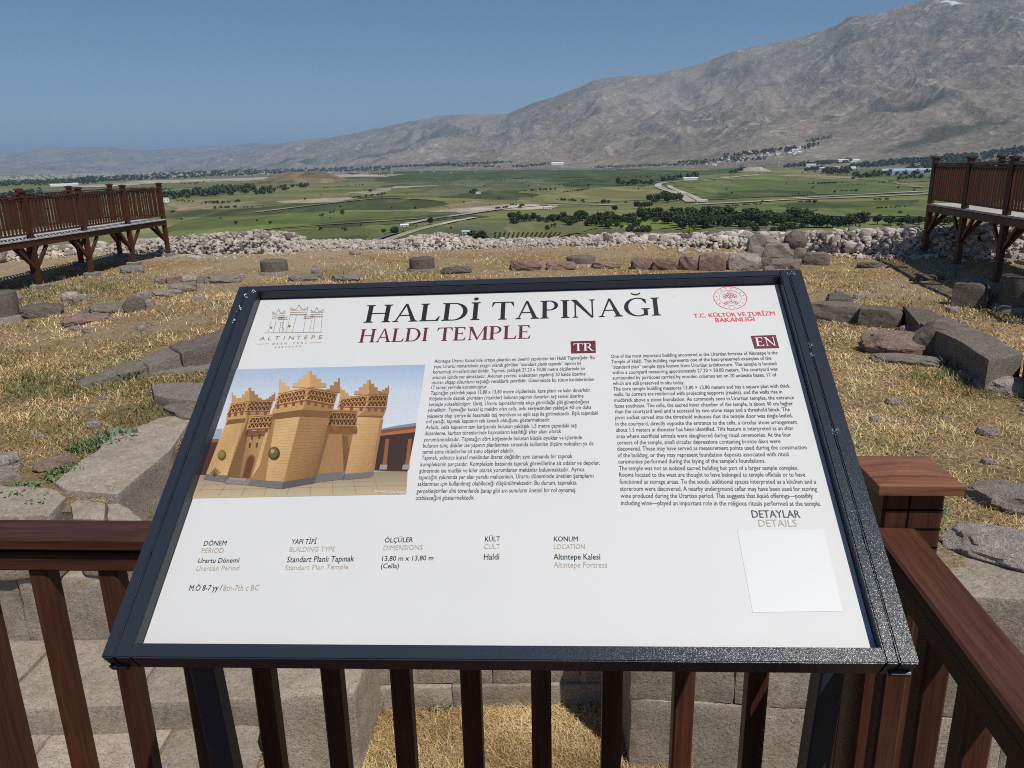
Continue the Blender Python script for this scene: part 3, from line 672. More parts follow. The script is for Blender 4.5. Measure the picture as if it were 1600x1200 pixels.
def cap_mesh(s, t, peak, name='post_cap'):
    k = ('cap', s, t, peak)
    if k in _bc: return _bc[k]
    h = s / 2; i = h * .0
    bm = bmesh.new()
    b = [bm.verts.new(v) for v in [(-h, -h, 0), (h, -h, 0), (h, h, 0), (-h, h, 0)]]; c = [bm.verts.new(v) for v in [(-h, -h, t), (h, -h, t), (h, h, t), (-h, h, t)]]
    tip = bm.verts.new((0, 0, t + peak)); bm.faces.new(b[::-1])
    for q in range(4): bm.faces.new((b[q], b[(q + 1) % 4], c[(q + 1) % 4], c[q])); bm.faces.new((c[q], c[(q + 1) % 4], tip))
    uv = bm.loops.layers.uv.new('UVMap')
    for f in bm.faces:
        for l in f.loops: l[uv].uv = (l.vert.co.x * .6, l.vert.co.y + l.vert.co.z)
    me = bpy.data.meshes.new(name); bm.to_mesh(me); bm.free(); _bc[k] = me; return me

def rail_bay(root, a, b, zt, wood, rail_w=.09, spacing=.125, bal=.04, bottom=True):
    """railing between two posts; a, b = plan points, zt = deck height"""
    a, b = np.array(a, float), np.array(b, float); L = np.hypot(*(b - a)); n_ = max(2, int(round((L - .1) / spacing)))
    p = lambda q, z: (q[0], q[1], z)
    u = (b - a) / L; a2, b2 = a + u * .045, b - u * .045
    beam('handrail', p(a2, zt + .985), p(b2, zt + .985), rail_w, .03, wood, root)
    beam('upper_rail', p(a2, zt + .925), p(b2, zt + .925), .05, .045, wood, root)
    beam('lower_rail', p(a2, zt + .115), p(b2, zt + .115), .05, .045, wood, root)
    for k in range(n_):
        q = a + (b - a) * (k + .5) / n_
        o = bpy.data.objects.new('baluster', _bal(bal, .765, wood)); link(o, p(q, zt + .52), root); o.rotation_euler.z = math.atan2(u[1], u[0])
def _bal(w_, h, wood):
    k = ('bal', w_, h, wood.name)
    if k not in _bc:
        me = box_mesh(h, w_ * .99, w_).copy(); me.transform(Matrix.Rotation(math.pi / 2, 4, 'Y')); me.materials.clear(); me.materials.append(wood); _bc[k] = me
    return _bc[k]

def walkway(label, near, far, zt, group=None):
    """raised timber walkway: near and far are lists of plan points of its posts along both edges"""
    c = near[-1] if near[0][1] > near[-1][1] else near[0]
    c = near[0]; root = empty('wooden_walkway', (c[0], c[1], gz(*c)), label, 'walkway', group)
    W_, D_ = M['wood'], M['deckwood']
    near = [np.array(p_, float) for p_ in near]; far = [np.array(p_, float) for p_ in far]
    for side, line in (('n', near), ('f', far)):
        for i, p_ in enumerate(line):
            g = gz(*p_)
            beam('post', (p_[0], p_[1], g + .04), (p_[0], p_[1], zt + 1.1), .12, .12, W_, root)
            cp = bpy.data.objects.new('post_cap', cap_mesh(.168, .04, .02)); cp.data.materials.append(W_) if not cp.data.materials else None
            link(cp, (p_[0], p_[1], zt + 1.1), root)
            f = mob('footing', box_mesh(.34, .34, .16, .02).copy() if ('ft',) not in _bc else _bc[('ft',)], (p_[0], p_[1], g + .02), root)
            if ('ft',) not in _bc: _bc[('ft',)] = f.data
            if not f.data.materials: f.data.materials.append(M['concrete'])
            for j in (i - 1, i + 1):
                if 0 <= j < len(line):
                    q = line[j]; u = (q - p_) / np.hypot(*(q - p_)); s = .55
                    beam('brace', (p_[0] + u[0] * .02, p_[1] + u[1] * .02, zt - .12 - .62), (p_[0] + u[0] * s, p_[1] + u[1] * s, zt - .2), .06, .09, W_, root)
            if side == 'n':
                q = far[min(i, len(far) - 1)]; u = (q - p_) / np.hypot(*(q - p_))
                beam('brace', (*(p_ + u * .02), zt - .72), (*(p_ + u * .5), zt - .2), .06, .09, W_, root)
                beam('joist', (*p_, zt - .13), (*q, zt - .13), .06, .13, W_, root)
        for i in range(len(line) - 1):
            a, b = line[i], line[i + 1]
            beam('edge_beam', (*a, zt - .125), (*b, zt - .125), .11, .15, W_, root)
            rail_bay(root, a, b, zt, W_)
    e = 0 if near[0][1] > near[-1][1] else -1
    rail_bay(root, near[e], far[e], zt, W_); beam('edge_beam', (*near[e], zt - .125), (*far[e], zt - .125), .11, .15, W_, root)
    A, B, C_, D2 = near[0], near[-1], far[0], far[-1]; Ln = np.hypot(*(B - A)); k = int(Ln / .125)
    for i in range(k):
        t = (i + .5) / k; a = A + (B - A) * t; b = C_ + (D2 - C_) * t; u = (b - a) / np.hypot(*(b - a))
        beam('plank', (*(a - u * .09), zt - .018 + random.uniform(-.002, .002)), (*(b + u * .09), zt - .018), .115, .035, D_, root, .003)
    return root
nl = [(-11.33, 25.8), (-11.5, 23.7), (-11.62, 21.45), (-11.75, 19.2), (-11.9, 16.95), (-12.05, 14.7)]
walkway('long raised wooden walkway on posts at the left edge of the ruin', nl, [(x - 1.6, y) for x, y in nl], 0.03)
nr = [(10.75, 20.0), (10.42, 17.9), (10.06, 15.8), (9.72, 13.7), (9.4, 11.6)]
walkway('raised wooden walkway on tall posts at the right edge of the ruin', nr, [(x + 1.75, y + .15) for x, y in nr], 0.37)

# ------------------------------------------------------------------ the platform the sign stands on
YAW = math.radians(-4.3)
ux = np.array([math.cos(YAW), math.sin(YAW)]); uy = np.array([-ux[1], ux[0]])
PC = np.array([0.668, 1.215])                        # corner post
PL = PC - ux * 1.755                                  # post at the left end
plat = empty('viewing_platform', (PC[0], PC[1], gz(PC[0], PC[1])), 'dark red wooden viewing platform with railing right behind the sign', 'platform')
W_ = M['wood']
UR = np.array([math.cos(math.radians(-3.4)), math.sin(math.radians(-3.4))]); PL = PC - UR * 1.755
def corner_post(c, capm, ct=1.064):
    beam('post', (c[0], c[1], PITZ - .05), (c[0], c[1], ct), .098, .098, W_, plat, .005, side=(uy[0], uy[1], 0))
    o = mob('post_cap', cap_mesh(.135, .016, .012).copy(), (c[0], c[1], ct), plat, capm); o.rotation_euler.z = YAW
corner_post(PC, M['capwood']); corner_post(PL, W_, .98)
# saw-cut grooves below the cap of the corner post
for z in (1.030, .996, .962):
    q = PC - uy * .0495; beam('groove', (*(q - ux * .047), z), (*(q + ux * .047), z), .0016, .0022, M['gap'], plat, 0)
q = PC - uy * .0495; beam('groove', (*(q - ux * .008), .94), (*(q - ux * .008), 1.055), .0022, .0016, M['gap'], plat, 0, side=(uy[0], uy[1], 0))
def near_bay(a, b, n_, pitch=None, w_=.088, zt=0.0):
    a, b = np.array(a), np.array(b); L = np.hypot(*(b - a)); u = (b - a) / L; s, t = a + u * .05, b - u * .05
    beam('handrail', (*s, .9875 + zt), (*t, .9875 + zt), w_, .025, W_, plat, .004)
    beam('rail_fillet', (*s, .970 + zt), (*t, .970 + zt), w_ * .42, .010, W_, plat, 0)
    beam('upper_rail', (*s, .945 + zt), (*t, .945 + zt), w_ * .68, .038, W_, plat, .004)
    beam('lower_rail', (*s, .13 + zt), (*t, .13 + zt), w_ * .68, .045, W_, plat, .004)
    for k in range(n_):
        q = (s + (t - s) * (k + .5) / n_) if pitch is None else t + u * .03 - u * pitch * (k + .5); o = bpy.data.objects.new('baluster', _bal(.038, .775, W_)); link(o, (*q, .5385 + zt), plat); o.rotation_euler.z = math.atan2(u[1], u[0])
near_bay(PL, PC, 12, .1345, .080, -.040)
PR = PC + np.array([-.135, -1.0]) * 1.25
near_bay(PR, PC + np.array([-.028, 0]), 9, w_=.070)
corner_post(PR, M['capwood']); near_bay(PR + np.array([-.02, -1.6]), PR, 9, w_=.07)
near_bay(PL - UR * 1.7, PL, 12, None, .096, -.042); corner_post(PL - UR * 1.7, W_, .98)
for k in range(15):
    y = -uy * (.03 + .128 * k) ; a = PL - ux * 1.6 + y; b = PC + ux * .02 + y
    beam('plank', (*a, -.02), (*b, -.02), .12, .035, W_, plat, .003)
for k in range(4):
    a = PC - ux * (.3 + 1.0 * k); beam('joist', (*a, -.12), (*(a - uy * 1.9), -.12), .07, .16, W_, plat)
beam('edge_beam', (*(PL - ux * 1.7), -.12), (*PC, -.12), .06, .17, W_, plat)

# ------------------------------------------------------------------ rocks
def rock_mesh(seed, w_, d, h, block=0.6, n_=12, rough=0.05, cuts=13):
    g = np.random.default_rng(seed); t = np.linspace(-1, 1, n_)
    V = []; idx = {}; Fc = []
    def vid(p_):
        k = tuple(np.round(p_, 5))
        if k not in idx: idx[k] = len(V); V.append(p_)
        return idx[k]
    for ax_ in range(3):
        for s in (-1, 1):
            for i in range(n_ - 1):
                for j in range(n_ - 1):
                    q = []
                    for (a, b) in ((t[i], t[j]), (t[i + 1], t[j]), (t[i + 1], t[j + 1]), (t[i], t[j + 1])):
                        p_ = np.zeros(3); p_[ax_] = s; p_[(ax_ + 1) % 3] = a; p_[(ax_ + 2) % 3] = b; q.append(vid(p_))
                    Fc.append(q if s > 0 else q[::-1])
    P = np.array(V); nrm = P / np.linalg.norm(P, axis=1)[:, None]; P = P * block + nrm * (1 - block) * 1.25
    for _ in range(cuts):
        c = g.normal(size=3); c[2] = abs(c[2]) * .7; c /= np.linalg.norm(c); lim = g.uniform(.84, 1.12) + .72 * block * (np.abs(c).sum() - 1)
        e = P @ c - lim; P = P - np.maximum(e, 0)[:, None] * c
    k = 1.7; sx, sy = g.uniform(0, 50, 2)
    dsp = fbm(P[:, 0] * k + sx + P[:, 2] * 1.3, P[:, 1] * k + sy - P[:, 2], 5, seed % 97) - .5
    d2 = fbm(P[:, 0] * 6 + sx - P[:, 2] * 3, P[:, 1] * 6 + sy + P[:, 2] * 4, 3, seed % 89) - .5
    P = P * (1 + 3.2 * rough * dsp + (1.1 * rough * d2 if n_ > 8 else 0))[:, None]
    P = P * np.array([w_ / 2, d / 2, h / 2]); 
    me = np_mesh('rock', P, np.array(Fc), True)
    me.set_sharp_from_angle(angle=math.radians(26)); return me
def rock(px0, py0, px1, py1, mat, label, name='rock', cat='rock', block=.6, depth=None, rz=None, bury=.12, seed=None, tilt=0, rough=.07, n_=20):
    """stone that fills the given box of the view, standing on the ground at its lower edge"""
    cx = (px0 + px1) / 2; B = hit(cx, py1 - 1.0); D = np.linalg.norm(B - EYE); cosd = FW @ (B - EYE)
    w_ = (px1 - px0) / F * cosd; dep = math.atan2(EYE[2] - B[2], math.hypot(B[0], B[1]))
    hv = (py1 - py0) / F * cosd                      # seen height = h*cos + depth*sin
    d = depth if depth else w_ * .7; h = max(.06, (hv - d * math.sin(dep) * .9) / math.cos(dep))
    if h < .1 and not depth: d = max(.1, (hv - .08) / max(math.sin(dep), .05)); h = .10
    fwd = np.array([B[0], B[1]]); fwd = fwd / np.hypot(*fwd)
    c = np.array([B[0] + fwd[0] * d / 2, B[1] + fwd[1] * d / 2, B[2] + h / 2 - bury * h])
    sd = seed or int(px0 * 7 + py1)
    o = mob(name, rock_mesh(sd, w_ * 1.04, d, h * (1 + bury), block, n_, rough), c, None, M[mat])
    o.rotation_euler = (random.uniform(-.05, .05), tilt, (rz if rz is not None else random.uniform(-.15, .15)) - math.atan2(B[0], B[1]))
    return tag(o, label, cat)
for a in [
    ((43, 473, 94, 497), 'stone_dark', 'dark flat slab lying right of the left column base'),
    ((100, 456, 122, 471), 'stone_pale', 'small pale rock in the green grass below the left walkway', .3),
    ((118, 460, 138, 472), 'stone_pale', 'smaller pale pebble beside the rock below the left walkway', .3),
    ((140, 473, 200, 492), 'stone', 'long flat grey slab left of the dark upright rock'),
    ((197, 463, 226, 488), 'stone_dark', 'dark upright rock between grey slab and pale stones', .5),
    ((217, 456, 235, 471), 'stone_pale', 'pale rounded stone on top beside the dark upright rock', .3),
    ((223, 468, 241, 482), 'stone_pale', 'pale little stone in front right of the dark upright rock', .3),
    ((106, 490, 166, 508), 'stone_pink', 'pale pinkish slab flush with the grass on the left'),
    ((240, 452, 282, 466), 'stone', 'flat weathered stone sunk in grass behind the pale stones'),
    ((268, 441, 306, 457), 'stone', 'flat grey stone sunk in front of the left kerb row'),
    ((243, 434, 262, 445), 'stone', 'small grey stone at the left end of the far kerb row'),
    ((262, 431, 284, 444), 'stone_pink', 'pinkish stone second in the far kerb row'),
    ((282, 430, 312, 441), 'stone_pale', 'pale sandy stone third in the far kerb row', .5),
    ((309, 430, 326, 444), 'stone', 'squarish stone just left of the long kerb slab'),
    ((325, 428, 374, 444), 'stone', 'long grey kerb slab just left above the sign corner'),
    ((691, 416, 735, 429), 'stone_dark', 'low dark stone right of the middle column base'),
    ((799, 405, 842, 424), 'stone_pink', 'pinkish rock centre left above the sign'),
    ((856, 408, 898, 423), 'stone_pink', 'low pinkish rock left of the far small column base'),
    ((925, 407, 968, 421), 'stone_pink', 'flat reddish rock right of the far small column base'),
    ((988, 402, 1018, 423), 'stone_pink', 'small rounded pink rock, left of the matching pair'),
    ((1018, 403, 1055, 424), 'stone_pink', 'wide pink rock, right of the matching pair'),
    ((1063, 399, 1092, 424), 'stone_pink', 'wedge shaped pink rock leaning on the square boulder', .4),
    ((1093, 394, 1131, 425), 'stone_pink', 'big squarish pink boulder in the boulder row', .75),
    ((1139, 395, 1183, 424), 'stone_pale', 'pale boulder with dark stains in the boulder row', .5),
    ((1180, 402, 1204, 421), 'stone_dark', 'small dark stone wedged right of the pale boulder', .6),
    ((1201, 404, 1247, 422), 'stone', 'long flat grey block at the foot of the boulder pile', .8),
    ((1171, 366, 1206, 396), 'stone', 'grey boulder at the upper left of the pile', .4),
    ((1191, 379, 1235, 408), 'stone', 'broad grey slab leaning in the middle of the pile', .55),
    ((1256, 394, 1292, 416), 'stone_dark', 'brown block lying alone right of the boulder pile', .7),
    ((1264, 376, 1281, 388), 'stone', 'small stone perched right of the boulder pile', .5),
    ((1342, 409, 1376, 420), 'stone_dark', 'thin dark stone in the dry grass left of the right walkway shadow'),
    ((1294, 457, 1328, 481), 'stone_dark', 'dark stone just right of the sign upper corner', .6),
    ((1262, 467, 1345, 504), 'stone', 'sloping grey slab emerging from behind the sign right edge', .8),
    ((1345, 477, 1404, 513), 'stone_dark', 'square dark block standing between sign and fallen beam', .97),
    ((1352, 512, 1438, 557), 'stone_orange', 'rounded boulder with orange and white lichen', .25),
    ((1406, 508, 1438, 527), 'stone_pale', 'small split stone wedged behind the lichen boulder', .5),
    ((1372, 553, 1466, 572), 'stone', 'flat grey slab in front of the lichen boulder'),
    ((1426, 502, 1484, 560), 'stone_dark', 'rounded dark boulder leaning against the long beam', .35),
    ((1498, 577, 1527, 597), 'stone_orange', 'small orange stone below the fallen beam', .3),
    ((1536, 586, 1620, 620), 'stone_pale', 'pale stone at the right edge below the fallen beam', .4),
    ((1490, 440, 1537, 482), 'stone_dark', 'cube shaped dark block left of the right column base', .95),
    ((1500, 434, 1530, 448), 'stone_pale', 'pale thin flake lying behind the cube shaped block', .5),
    ((1520, 748, 1640, 804), 'stone', 'pale grey rock at the right edge in dry grass', .35),
    ((1495, 818, 1660, 892), 'stone_pale', 'weathered pale rock lying on the right wall top', .35),
    ((-30, 705, 28, 742), 'stone_pale', 'pale rough stone at the left edge above the wall', .35),
    ((62, 712, 118, 735), 'stone_pink', 'reddish rough stone among weeds by the big slab', .3),
    ((455, 428, 500, 440), 'stone', 'low worn stone right of the left middle column base'),
    ((520, 428, 560, 441), 'stone', 'weathered grey stone in green tufts between column bases'),
    ((1428, 428, 1470, 440), 'stone_dark', 'dark stone at the edge of the right walkway shadow'),
    ((192, 415, 222, 428), 'concrete', 'small block beside a footing of the left walkway'),
]:
    blk = a[3] if len(a) > 3 else .6
    rock(*a[0], a[1], a[2], block=blk, rough=.04 if blk > .7 else .085)
# two boulders high in the pile
for (x0, y0, x1, y1), z, lab, mt in (((1229, 362, 1258, 386), -.62, 'dark round boulder on top of the boulder pile', 'stone_dark'), ((1231, 384, 1259, 407), -1.0, 'striped oval boulder on the right flank of the pile', 'stone')):
    P = at((x0 + x1) / 2, (y0 + y1) / 2, Y=22.1); w_ = (x1 - x0) / F * 22.6
    o = mob('boulder', rock_mesh(x0, w_, w_ * .8, w_ * .78, .3), P, None, M[mt]); tag(o, lab, 'boulder')
for k, (x, y, r_) in enumerate([(1243, 402, 30), (1215, 396, 26), (1190, 405, 24)]):
    P = hit(x, y + 4); P[1] += .5; w_ = r_ / F * 22.8
    tag(mob('boulder', rock_mesh(500 + k, w_, w_ * .8, w_ * 1.0, .4), (P[0], P[1], P[2] + w_ * .3), None, M['stone']), ['rough stone supporting the round boulder from below', 'rough stone hidden deep in the boulder pile', 'rough stone at the back left of the boulder pile'][k], 'boulder')

# column bases: a round drum on a broad worn foot
def column_base(px, pybot, wpx, hpx, label, foot=1.28, z=None):
    P = hit(px, pybot) if z is None else at(px, pybot, z=z); D = FW @ (P - EYE); R_ = wpx / 2 / F * D; H_ = hpx / F * D
    o = empty('column_base', P, label, 'column base')
    def drum(nm, r0, r1, z0, z1, seed, mt):
        bm = bmesh.new(); nseg = 28; rings = []
        prof = [(0, z0), (r0, z0), (r0, z0 + (z1 - z0) * .3), (r1 * 1.0, z0 + (z1 - z0) * .8), (r1 * .97, z1 - .012), (r1 * .9, z1), (0, z1 + .004)]
        for (r_, zz) in prof[1:-1]:
            rings.append([bm.verts.new((r_ * math.cos(t) * (1 + .05 * (vnoise(np.array([t * 1.3]), np.array([zz * 6]), seed)[0] - .5)), r_ * math.sin(t) * (1 + .05 * (vnoise(np.array([t * 1.3 + 5]), np.array([zz * 6]), seed)[0] - .5)),
                                        zz + .03 * R_ * (vnoise(np.array([t]), np.array([zz]), seed + 3)[0] - .5))) for t in [2 * math.pi * k / nseg for k in range(nseg)]])
        for a, b in zip(rings, rings[1:]):
            for k in range(nseg): bm.faces.new((a[k], a[(k + 1) % nseg], b[(k + 1) % nseg], b[k]))
        c = bm.verts.new((0, 0, z1 + .004)); [bm.faces.new((rings[-1][k], rings[-1][(k + 1) % nseg], c)) for k in range(nseg)]
        for f in bm.faces: f.smooth = True
        me = bpy.data.meshes.new(nm); bm.to_mesh(me); bm.free(); me.set_sharp_from_angle(angle=math.radians(40))
        q = mob(nm, me, P, o, M[mt]); return q
    ctr = P + np.array([P[0], P[1], 0]) / math.hypot(P[0], P[1]) * R_ * foot * .8
    WP[o.name] = Vector(P)
    for q in (drum('drum', R_ * 1.0, R_, H_ * .16, H_, int(px), 'stone_dark'), drum('foot', R_ * foot, R_ * foot * .9, -.1, H_ * .2, int(px) + 5, 'stone')):
        q.location = Vector(ctr - P)
column_base(430, 430, 42, 21, 'round column base nearest the sign upper left corner')
column_base(660, 425, 40, 20, 'round column base in the middle above the sign title')
column_base(908, 416, 46, 13, 'small far column base partly sunk among pink rocks')
column_base(4, 506, 54, 46, 'large round column base cut by the left picture edge', 1.45)
column_base(1600, 492, 82, 56, 'large round column base cut by the right picture edge', 1.3)

# ------------------------------------------------------------------ dressed stone walls
def slab_mesh(pts, zt, zb, seed=0, bev=.02, rough=.02, cuts=5):
    """prism with the given plan outline, softened and chipped"""
    P = np.array(pts, float); c = P.mean(0); bm = bmesh.new()
    zt_ = zt if hasattr(zt, '__len__') else [zt] * len(P)
    A = 0.5 * sum(P[i][0] * P[(i + 1) % len(P)][1] - P[(i + 1) % len(P)][0] * P[i][1] for i in range(len(P)))
    if A < 0: P = P[::-1]; zt_ = list(zt_)[::-1]
    zm = max(zt_); top = [bm.verts.new((p_[0] - c[0], p_[1] - c[1], z - zm)) for p_, z in zip(P, zt_)]; bot = [bm.verts.new((p_[0] - c[0], p_[1] - c[1], zb - zm)) for p_ in P]
    bm.faces.new(top); bm.faces.new(bot[::-1]); k = len(P)
    for i in range(k): bm.faces.new((bot[i], bot[(i + 1) % k], top[(i + 1) % k], top[i]))
    bmesh.ops.bevel(bm, geom=bm.edges[:], offset=bev, segments=2, affect='EDGES', profile=.6)
    bmesh.ops.triangulate(bm, faces=[f for f in bm.faces if len(f.verts) > 4])
    for _ in range(cuts):
        E = [e for e in bm.edges if e.calc_length() > .11]
        if E and len(bm.faces) < 6000: bmesh.ops.subdivide_edges(bm, edges=E, cuts=1, use_grid_fill=True)
    bmesh.ops.triangulate(bm, faces=[f for f in bm.faces if len(f.verts) > 4])
    bm.normal_update(); co_ = np.array([v.co for v in bm.verts]); 
    d = fbm(co_[:, 0] * 3 + seed + co_[:, 2] * 2, co_[:, 1] * 3 - seed + co_[:, 2] * 2.7, 4, seed % 91) - .5
    e = fbm(co_[:, 0] * 11 + seed, co_[:, 1] * 11 + co_[:, 2] * 9, 3, seed % 77) - .5
    for v, a, b in zip(bm.verts, d, e): v.co += v.normal * float(a * 2.4 * rough + b * rough)
    for f in bm.faces: f.smooth = True
    me = bpy.data.meshes.new('block'); bm.to_mesh(me); bm.free(); me.set_sharp_from_angle(angle=math.radians(38))
    return me, (c[0], c[1], zm)
NOG = []
def block(parent, pts, zt, zb, mat='ashlar', name='block', **k):
    if (max(zt) if hasattr(zt, '__len__') else zt) > -1.3: NOG.append(pts)
    me, c = slab_mesh(pts, zt, zb, **k); return mob(name, me, c, parent, M[mat])
def rect(x0, y0, x1, y1): return [(x0, y0), (x1, y0), (x1, y1), (x0, y1)]
def px2(pts, z): return [tuple(at(x, y, z=z)[:2]) for x, y in pts]

wl = empty('stone_wall', (-3.6, 6.0, PITZ), 'stepped ashlar temple wall on the left behind the railing', 'wall')
TZ = -1.16
# big corner block with its dark inner face, the notch beside it and the flat slab to its left
block(wl, px2([(84, 753), (160, 693), (208, 668), (262, 648), (300, 650), (268, 701), (183, 772), (100, 764)], TZ), TZ, LEDZ, 'ashlar', seed=11, bev=.018, rough=.028, cuts=7)
block(wl, px2([(262, 640), (249, 634), (272, 622), (330, 612), (372, 560), (420, 560), (372, 640), (300, 655)], TZ + .04), TZ + .04, LEDZ, 'stone', seed=12, bev=.03, rough=.05)
block(wl, px2([(-60, 760), (0, 757), (92, 760), (104, 772), (76, 801), (-60, 806)], TZ), TZ - .02, LEDZ + .62, 'ashlar', seed=13, bev=.02, rough=.03)
block(wl, px2([(108, 768), (162, 774), (160, 800), (112, 798)], TZ), TZ - .07, LEDZ + .62, 'ashlar', seed=14, bev=.03)
block(wl, px2([(166, 778), (186, 776), (236, 812), (220, 830), (168, 822)], TZ), TZ - .05, LEDZ + .62, 'ashlar', seed=15, bev=.03)
block(wl, px2([(-60, 700), (10, 716), (30, 740), (-10, 752), (-60, 752)], TZ), TZ + .02, LEDZ, 'stone_pale', seed=16, rough=.06)
block(wl, rect(-6.6, 6.18, -3.62, 6.95), TZ - .10, LEDZ, 'stone', seed=18, rough=.04)
# lower course, seen between the balusters
yf = 5.98
xs_ = [-6.6, -5.3, -4.35, -3.55, -2.95, -1.9]
for i in range(5): block(wl, rect(xs_[i] + .006, yf, xs_[i + 1] - .006, yf + .75), LEDZ + .61, LEDZ - .1, 'ashlar', seed=20 + i, bev=.022, rough=.03 if i != 3 else .07)
xs_ = [-6.6, -5.6, -4.9]
block(wl, rect(-3.0, yf + .05, -1.15, yf + .7), TZ, LEDZ + .62, 'ashlar', seed=28)
wg = empty('stone_ledge', (-3.0, 5.2, PITZ), 'low stone ledge along the foot of the left wall', 'ledge')
xs_ = [-6.5, -5.2, -4.1, -3.05, -1.95]
for i in range(4): block(wg, [(xs_[i] + .006, 4.95 + .05 * i), (xs_[i + 1] - .006, 4.98 + .05 * i), (xs_[i + 1] - .006, 5.97), (xs_[i] + .006, 5.97)], LEDZ - .005 * i, PITZ - .3, 'ashlar', seed=30 + i, bev=.03, rough=.02)
# block at the end of the ledge
bl = px2([(496, 1034), (604, 1034), (598, 1076), (506, 1076)], -2.05)
block(wg, [(-1.80, 4.60), (-1.16, 4.64), (-1.10, 5.95), (-1.93, 5.95)], -2.0, PITZ - .2, 'ashlar', seed=41, bev=.035, rough=.015)
for i, (a, b) in enumerate(((-6.5, -5.0), (-5.0, -3.7), (-3.7, -2.75), (-2.75, -1.95))): block(wg, rect(a + .001, 3.2, b - .001, 5.2), PITZ + .05 - .008 * i, PITZ - .3, 'ashlar', seed=44 + i, bev=.03, rough=.02)
wb = empty('stone_wall', (-.2, 5.5, PITZ), 'back wall of coursed blocks behind the dry grass recess', 'wall')
def course(par, x0, x1, y0, z0, z1, widths, dep=.6, seed=0, slope=0.0, rough=.012, mat='ashlar'):
    x = x0; i = 0
    while x < x1 - .02:
        w_ = min(widths[i % len(widths)], x1 - x)
        if x1 - x - w_ < .15: w_ = x1 - x
        yy = lambda q: y0 + slope * (q - x0)
        block(par, [(x + .004, yy(x)), (x + w_ - .004, yy(x + w_)), (x + w_ - .004, yy(x + w_) + dep), (x + .004, yy(x) + dep)], z1 - .003, z0 + .003, mat, seed=seed + i, bev=.012, rough=rough); x += w_; i += 1
course(wb, -1.16, .86, 5.33, PITZ - .2, -2.50, [.62, .78, .7], seed=50)
course(wb, -1.16, .86, 5.36, -2.50, -2.08, [.95, .72, .6], seed=60)
course(wb, -1.16, .86, 5.39, -2.08, -1.62, [.7, .9], seed=70)
course(wb, -1.16, .86, 5.38, -1.62, TZ, [.9, .6], seed=80)
wr = empty('stone_wall', (2.2, 4.6, PITZ), 'tall wall of big ashlar blocks seen through the right balusters', 'wall')
course(wr, .80, 5.6, 4.66, PITZ - .3, -2.12, [.86, .7, .95, .8], .8, 90, -.12)
course(wr, .80, 5.6, 4.665, -2.12, TZ - .02, [.72, .56, .74, .9, 1.0], .8, 100, -.12, .02)
# upper wall end
wu = empty('stone_wall', (-4.6, 10.7, -1.2), 'long dark wall block rising beside the left edge of the sign', 'wall')
A = np.array([-5.75, 9.85]); B = np.array([-3.5, 11.6]); d = (B - A) / np.hypot(*(B - A)); nn = np.array([-d[1], d[0]])
def seg(t0, t1, w0, w1, z0, z1, seed, mt='stone'):
    a, b = A + (B - A) * t0, A + (B - A) * t1
    block(wu, [tuple(a), tuple(b), tuple(b + nn * w1), tuple(a + nn * w0)], [z0, z1, z1, z0], -1.6, mt, seed=seed, bev=.018, rough=.025)
seg(0.0, .30, .25, .55, -1.14, -1.03, 120); seg(.305, .46, .55, .6, -1.03, -.93, 121); seg(.465, 1.15, .6, .6, -.92, -.60, 122, 'stone_dark')
for pts, zt, sd, mt in (([(218, 566), (232, 558), (300, 556), (345, 559), (335, 572), (320, 579), (228, 582)], -1.13, 130, 'stone'), ([(236, 603), (246, 598), (330, 597), (322, 627), (262, 622), (240, 616)], -1.08, 131, 'stone')):
    NOG.append(px2(pts, zt)); me, c = slab_mesh(px2(pts, zt), zt, -1.5, sd, rough=.01 if sd == 131 else .03); tag(mob('flat_slab', me, c, None, M[mt]), 'smooth grey paving slab at the sign left edge' if sd == 131 else 'rough low slab at the foot of the long dark wall block', 'slab')
# fallen beam of three blocks on the right
def free_block(pxs, zt, zb, lab, mt, sd, rough=.02):
    NOG.append(px2(pxs, zt)); me, c = slab_mesh(px2(pxs, zt), zt, zb, sd, .025, rough); tag(mob('stone_block', me, c, None, M[mt]), lab, 'block')
free_block([(1412, 478), (1452, 482), (1478, 496), (1436, 506)], -.86, -1.4, 'dark block at the far end of the fallen beam', 'stone_dark', 140, .03)
free_block([(1438, 505), (1480, 495), (1530, 516), (1600, 552), (1545, 562), (1494, 530)], -.80, -1.4, 'long fallen stone beam pointing toward the right edge', 'stone', 141)
free_block([(1602, 548), (1660, 560), (1660, 590), (1606, 575)], -.85, -1.4, 'block touching the near end of the fallen beam', 'stone_dark', 142)

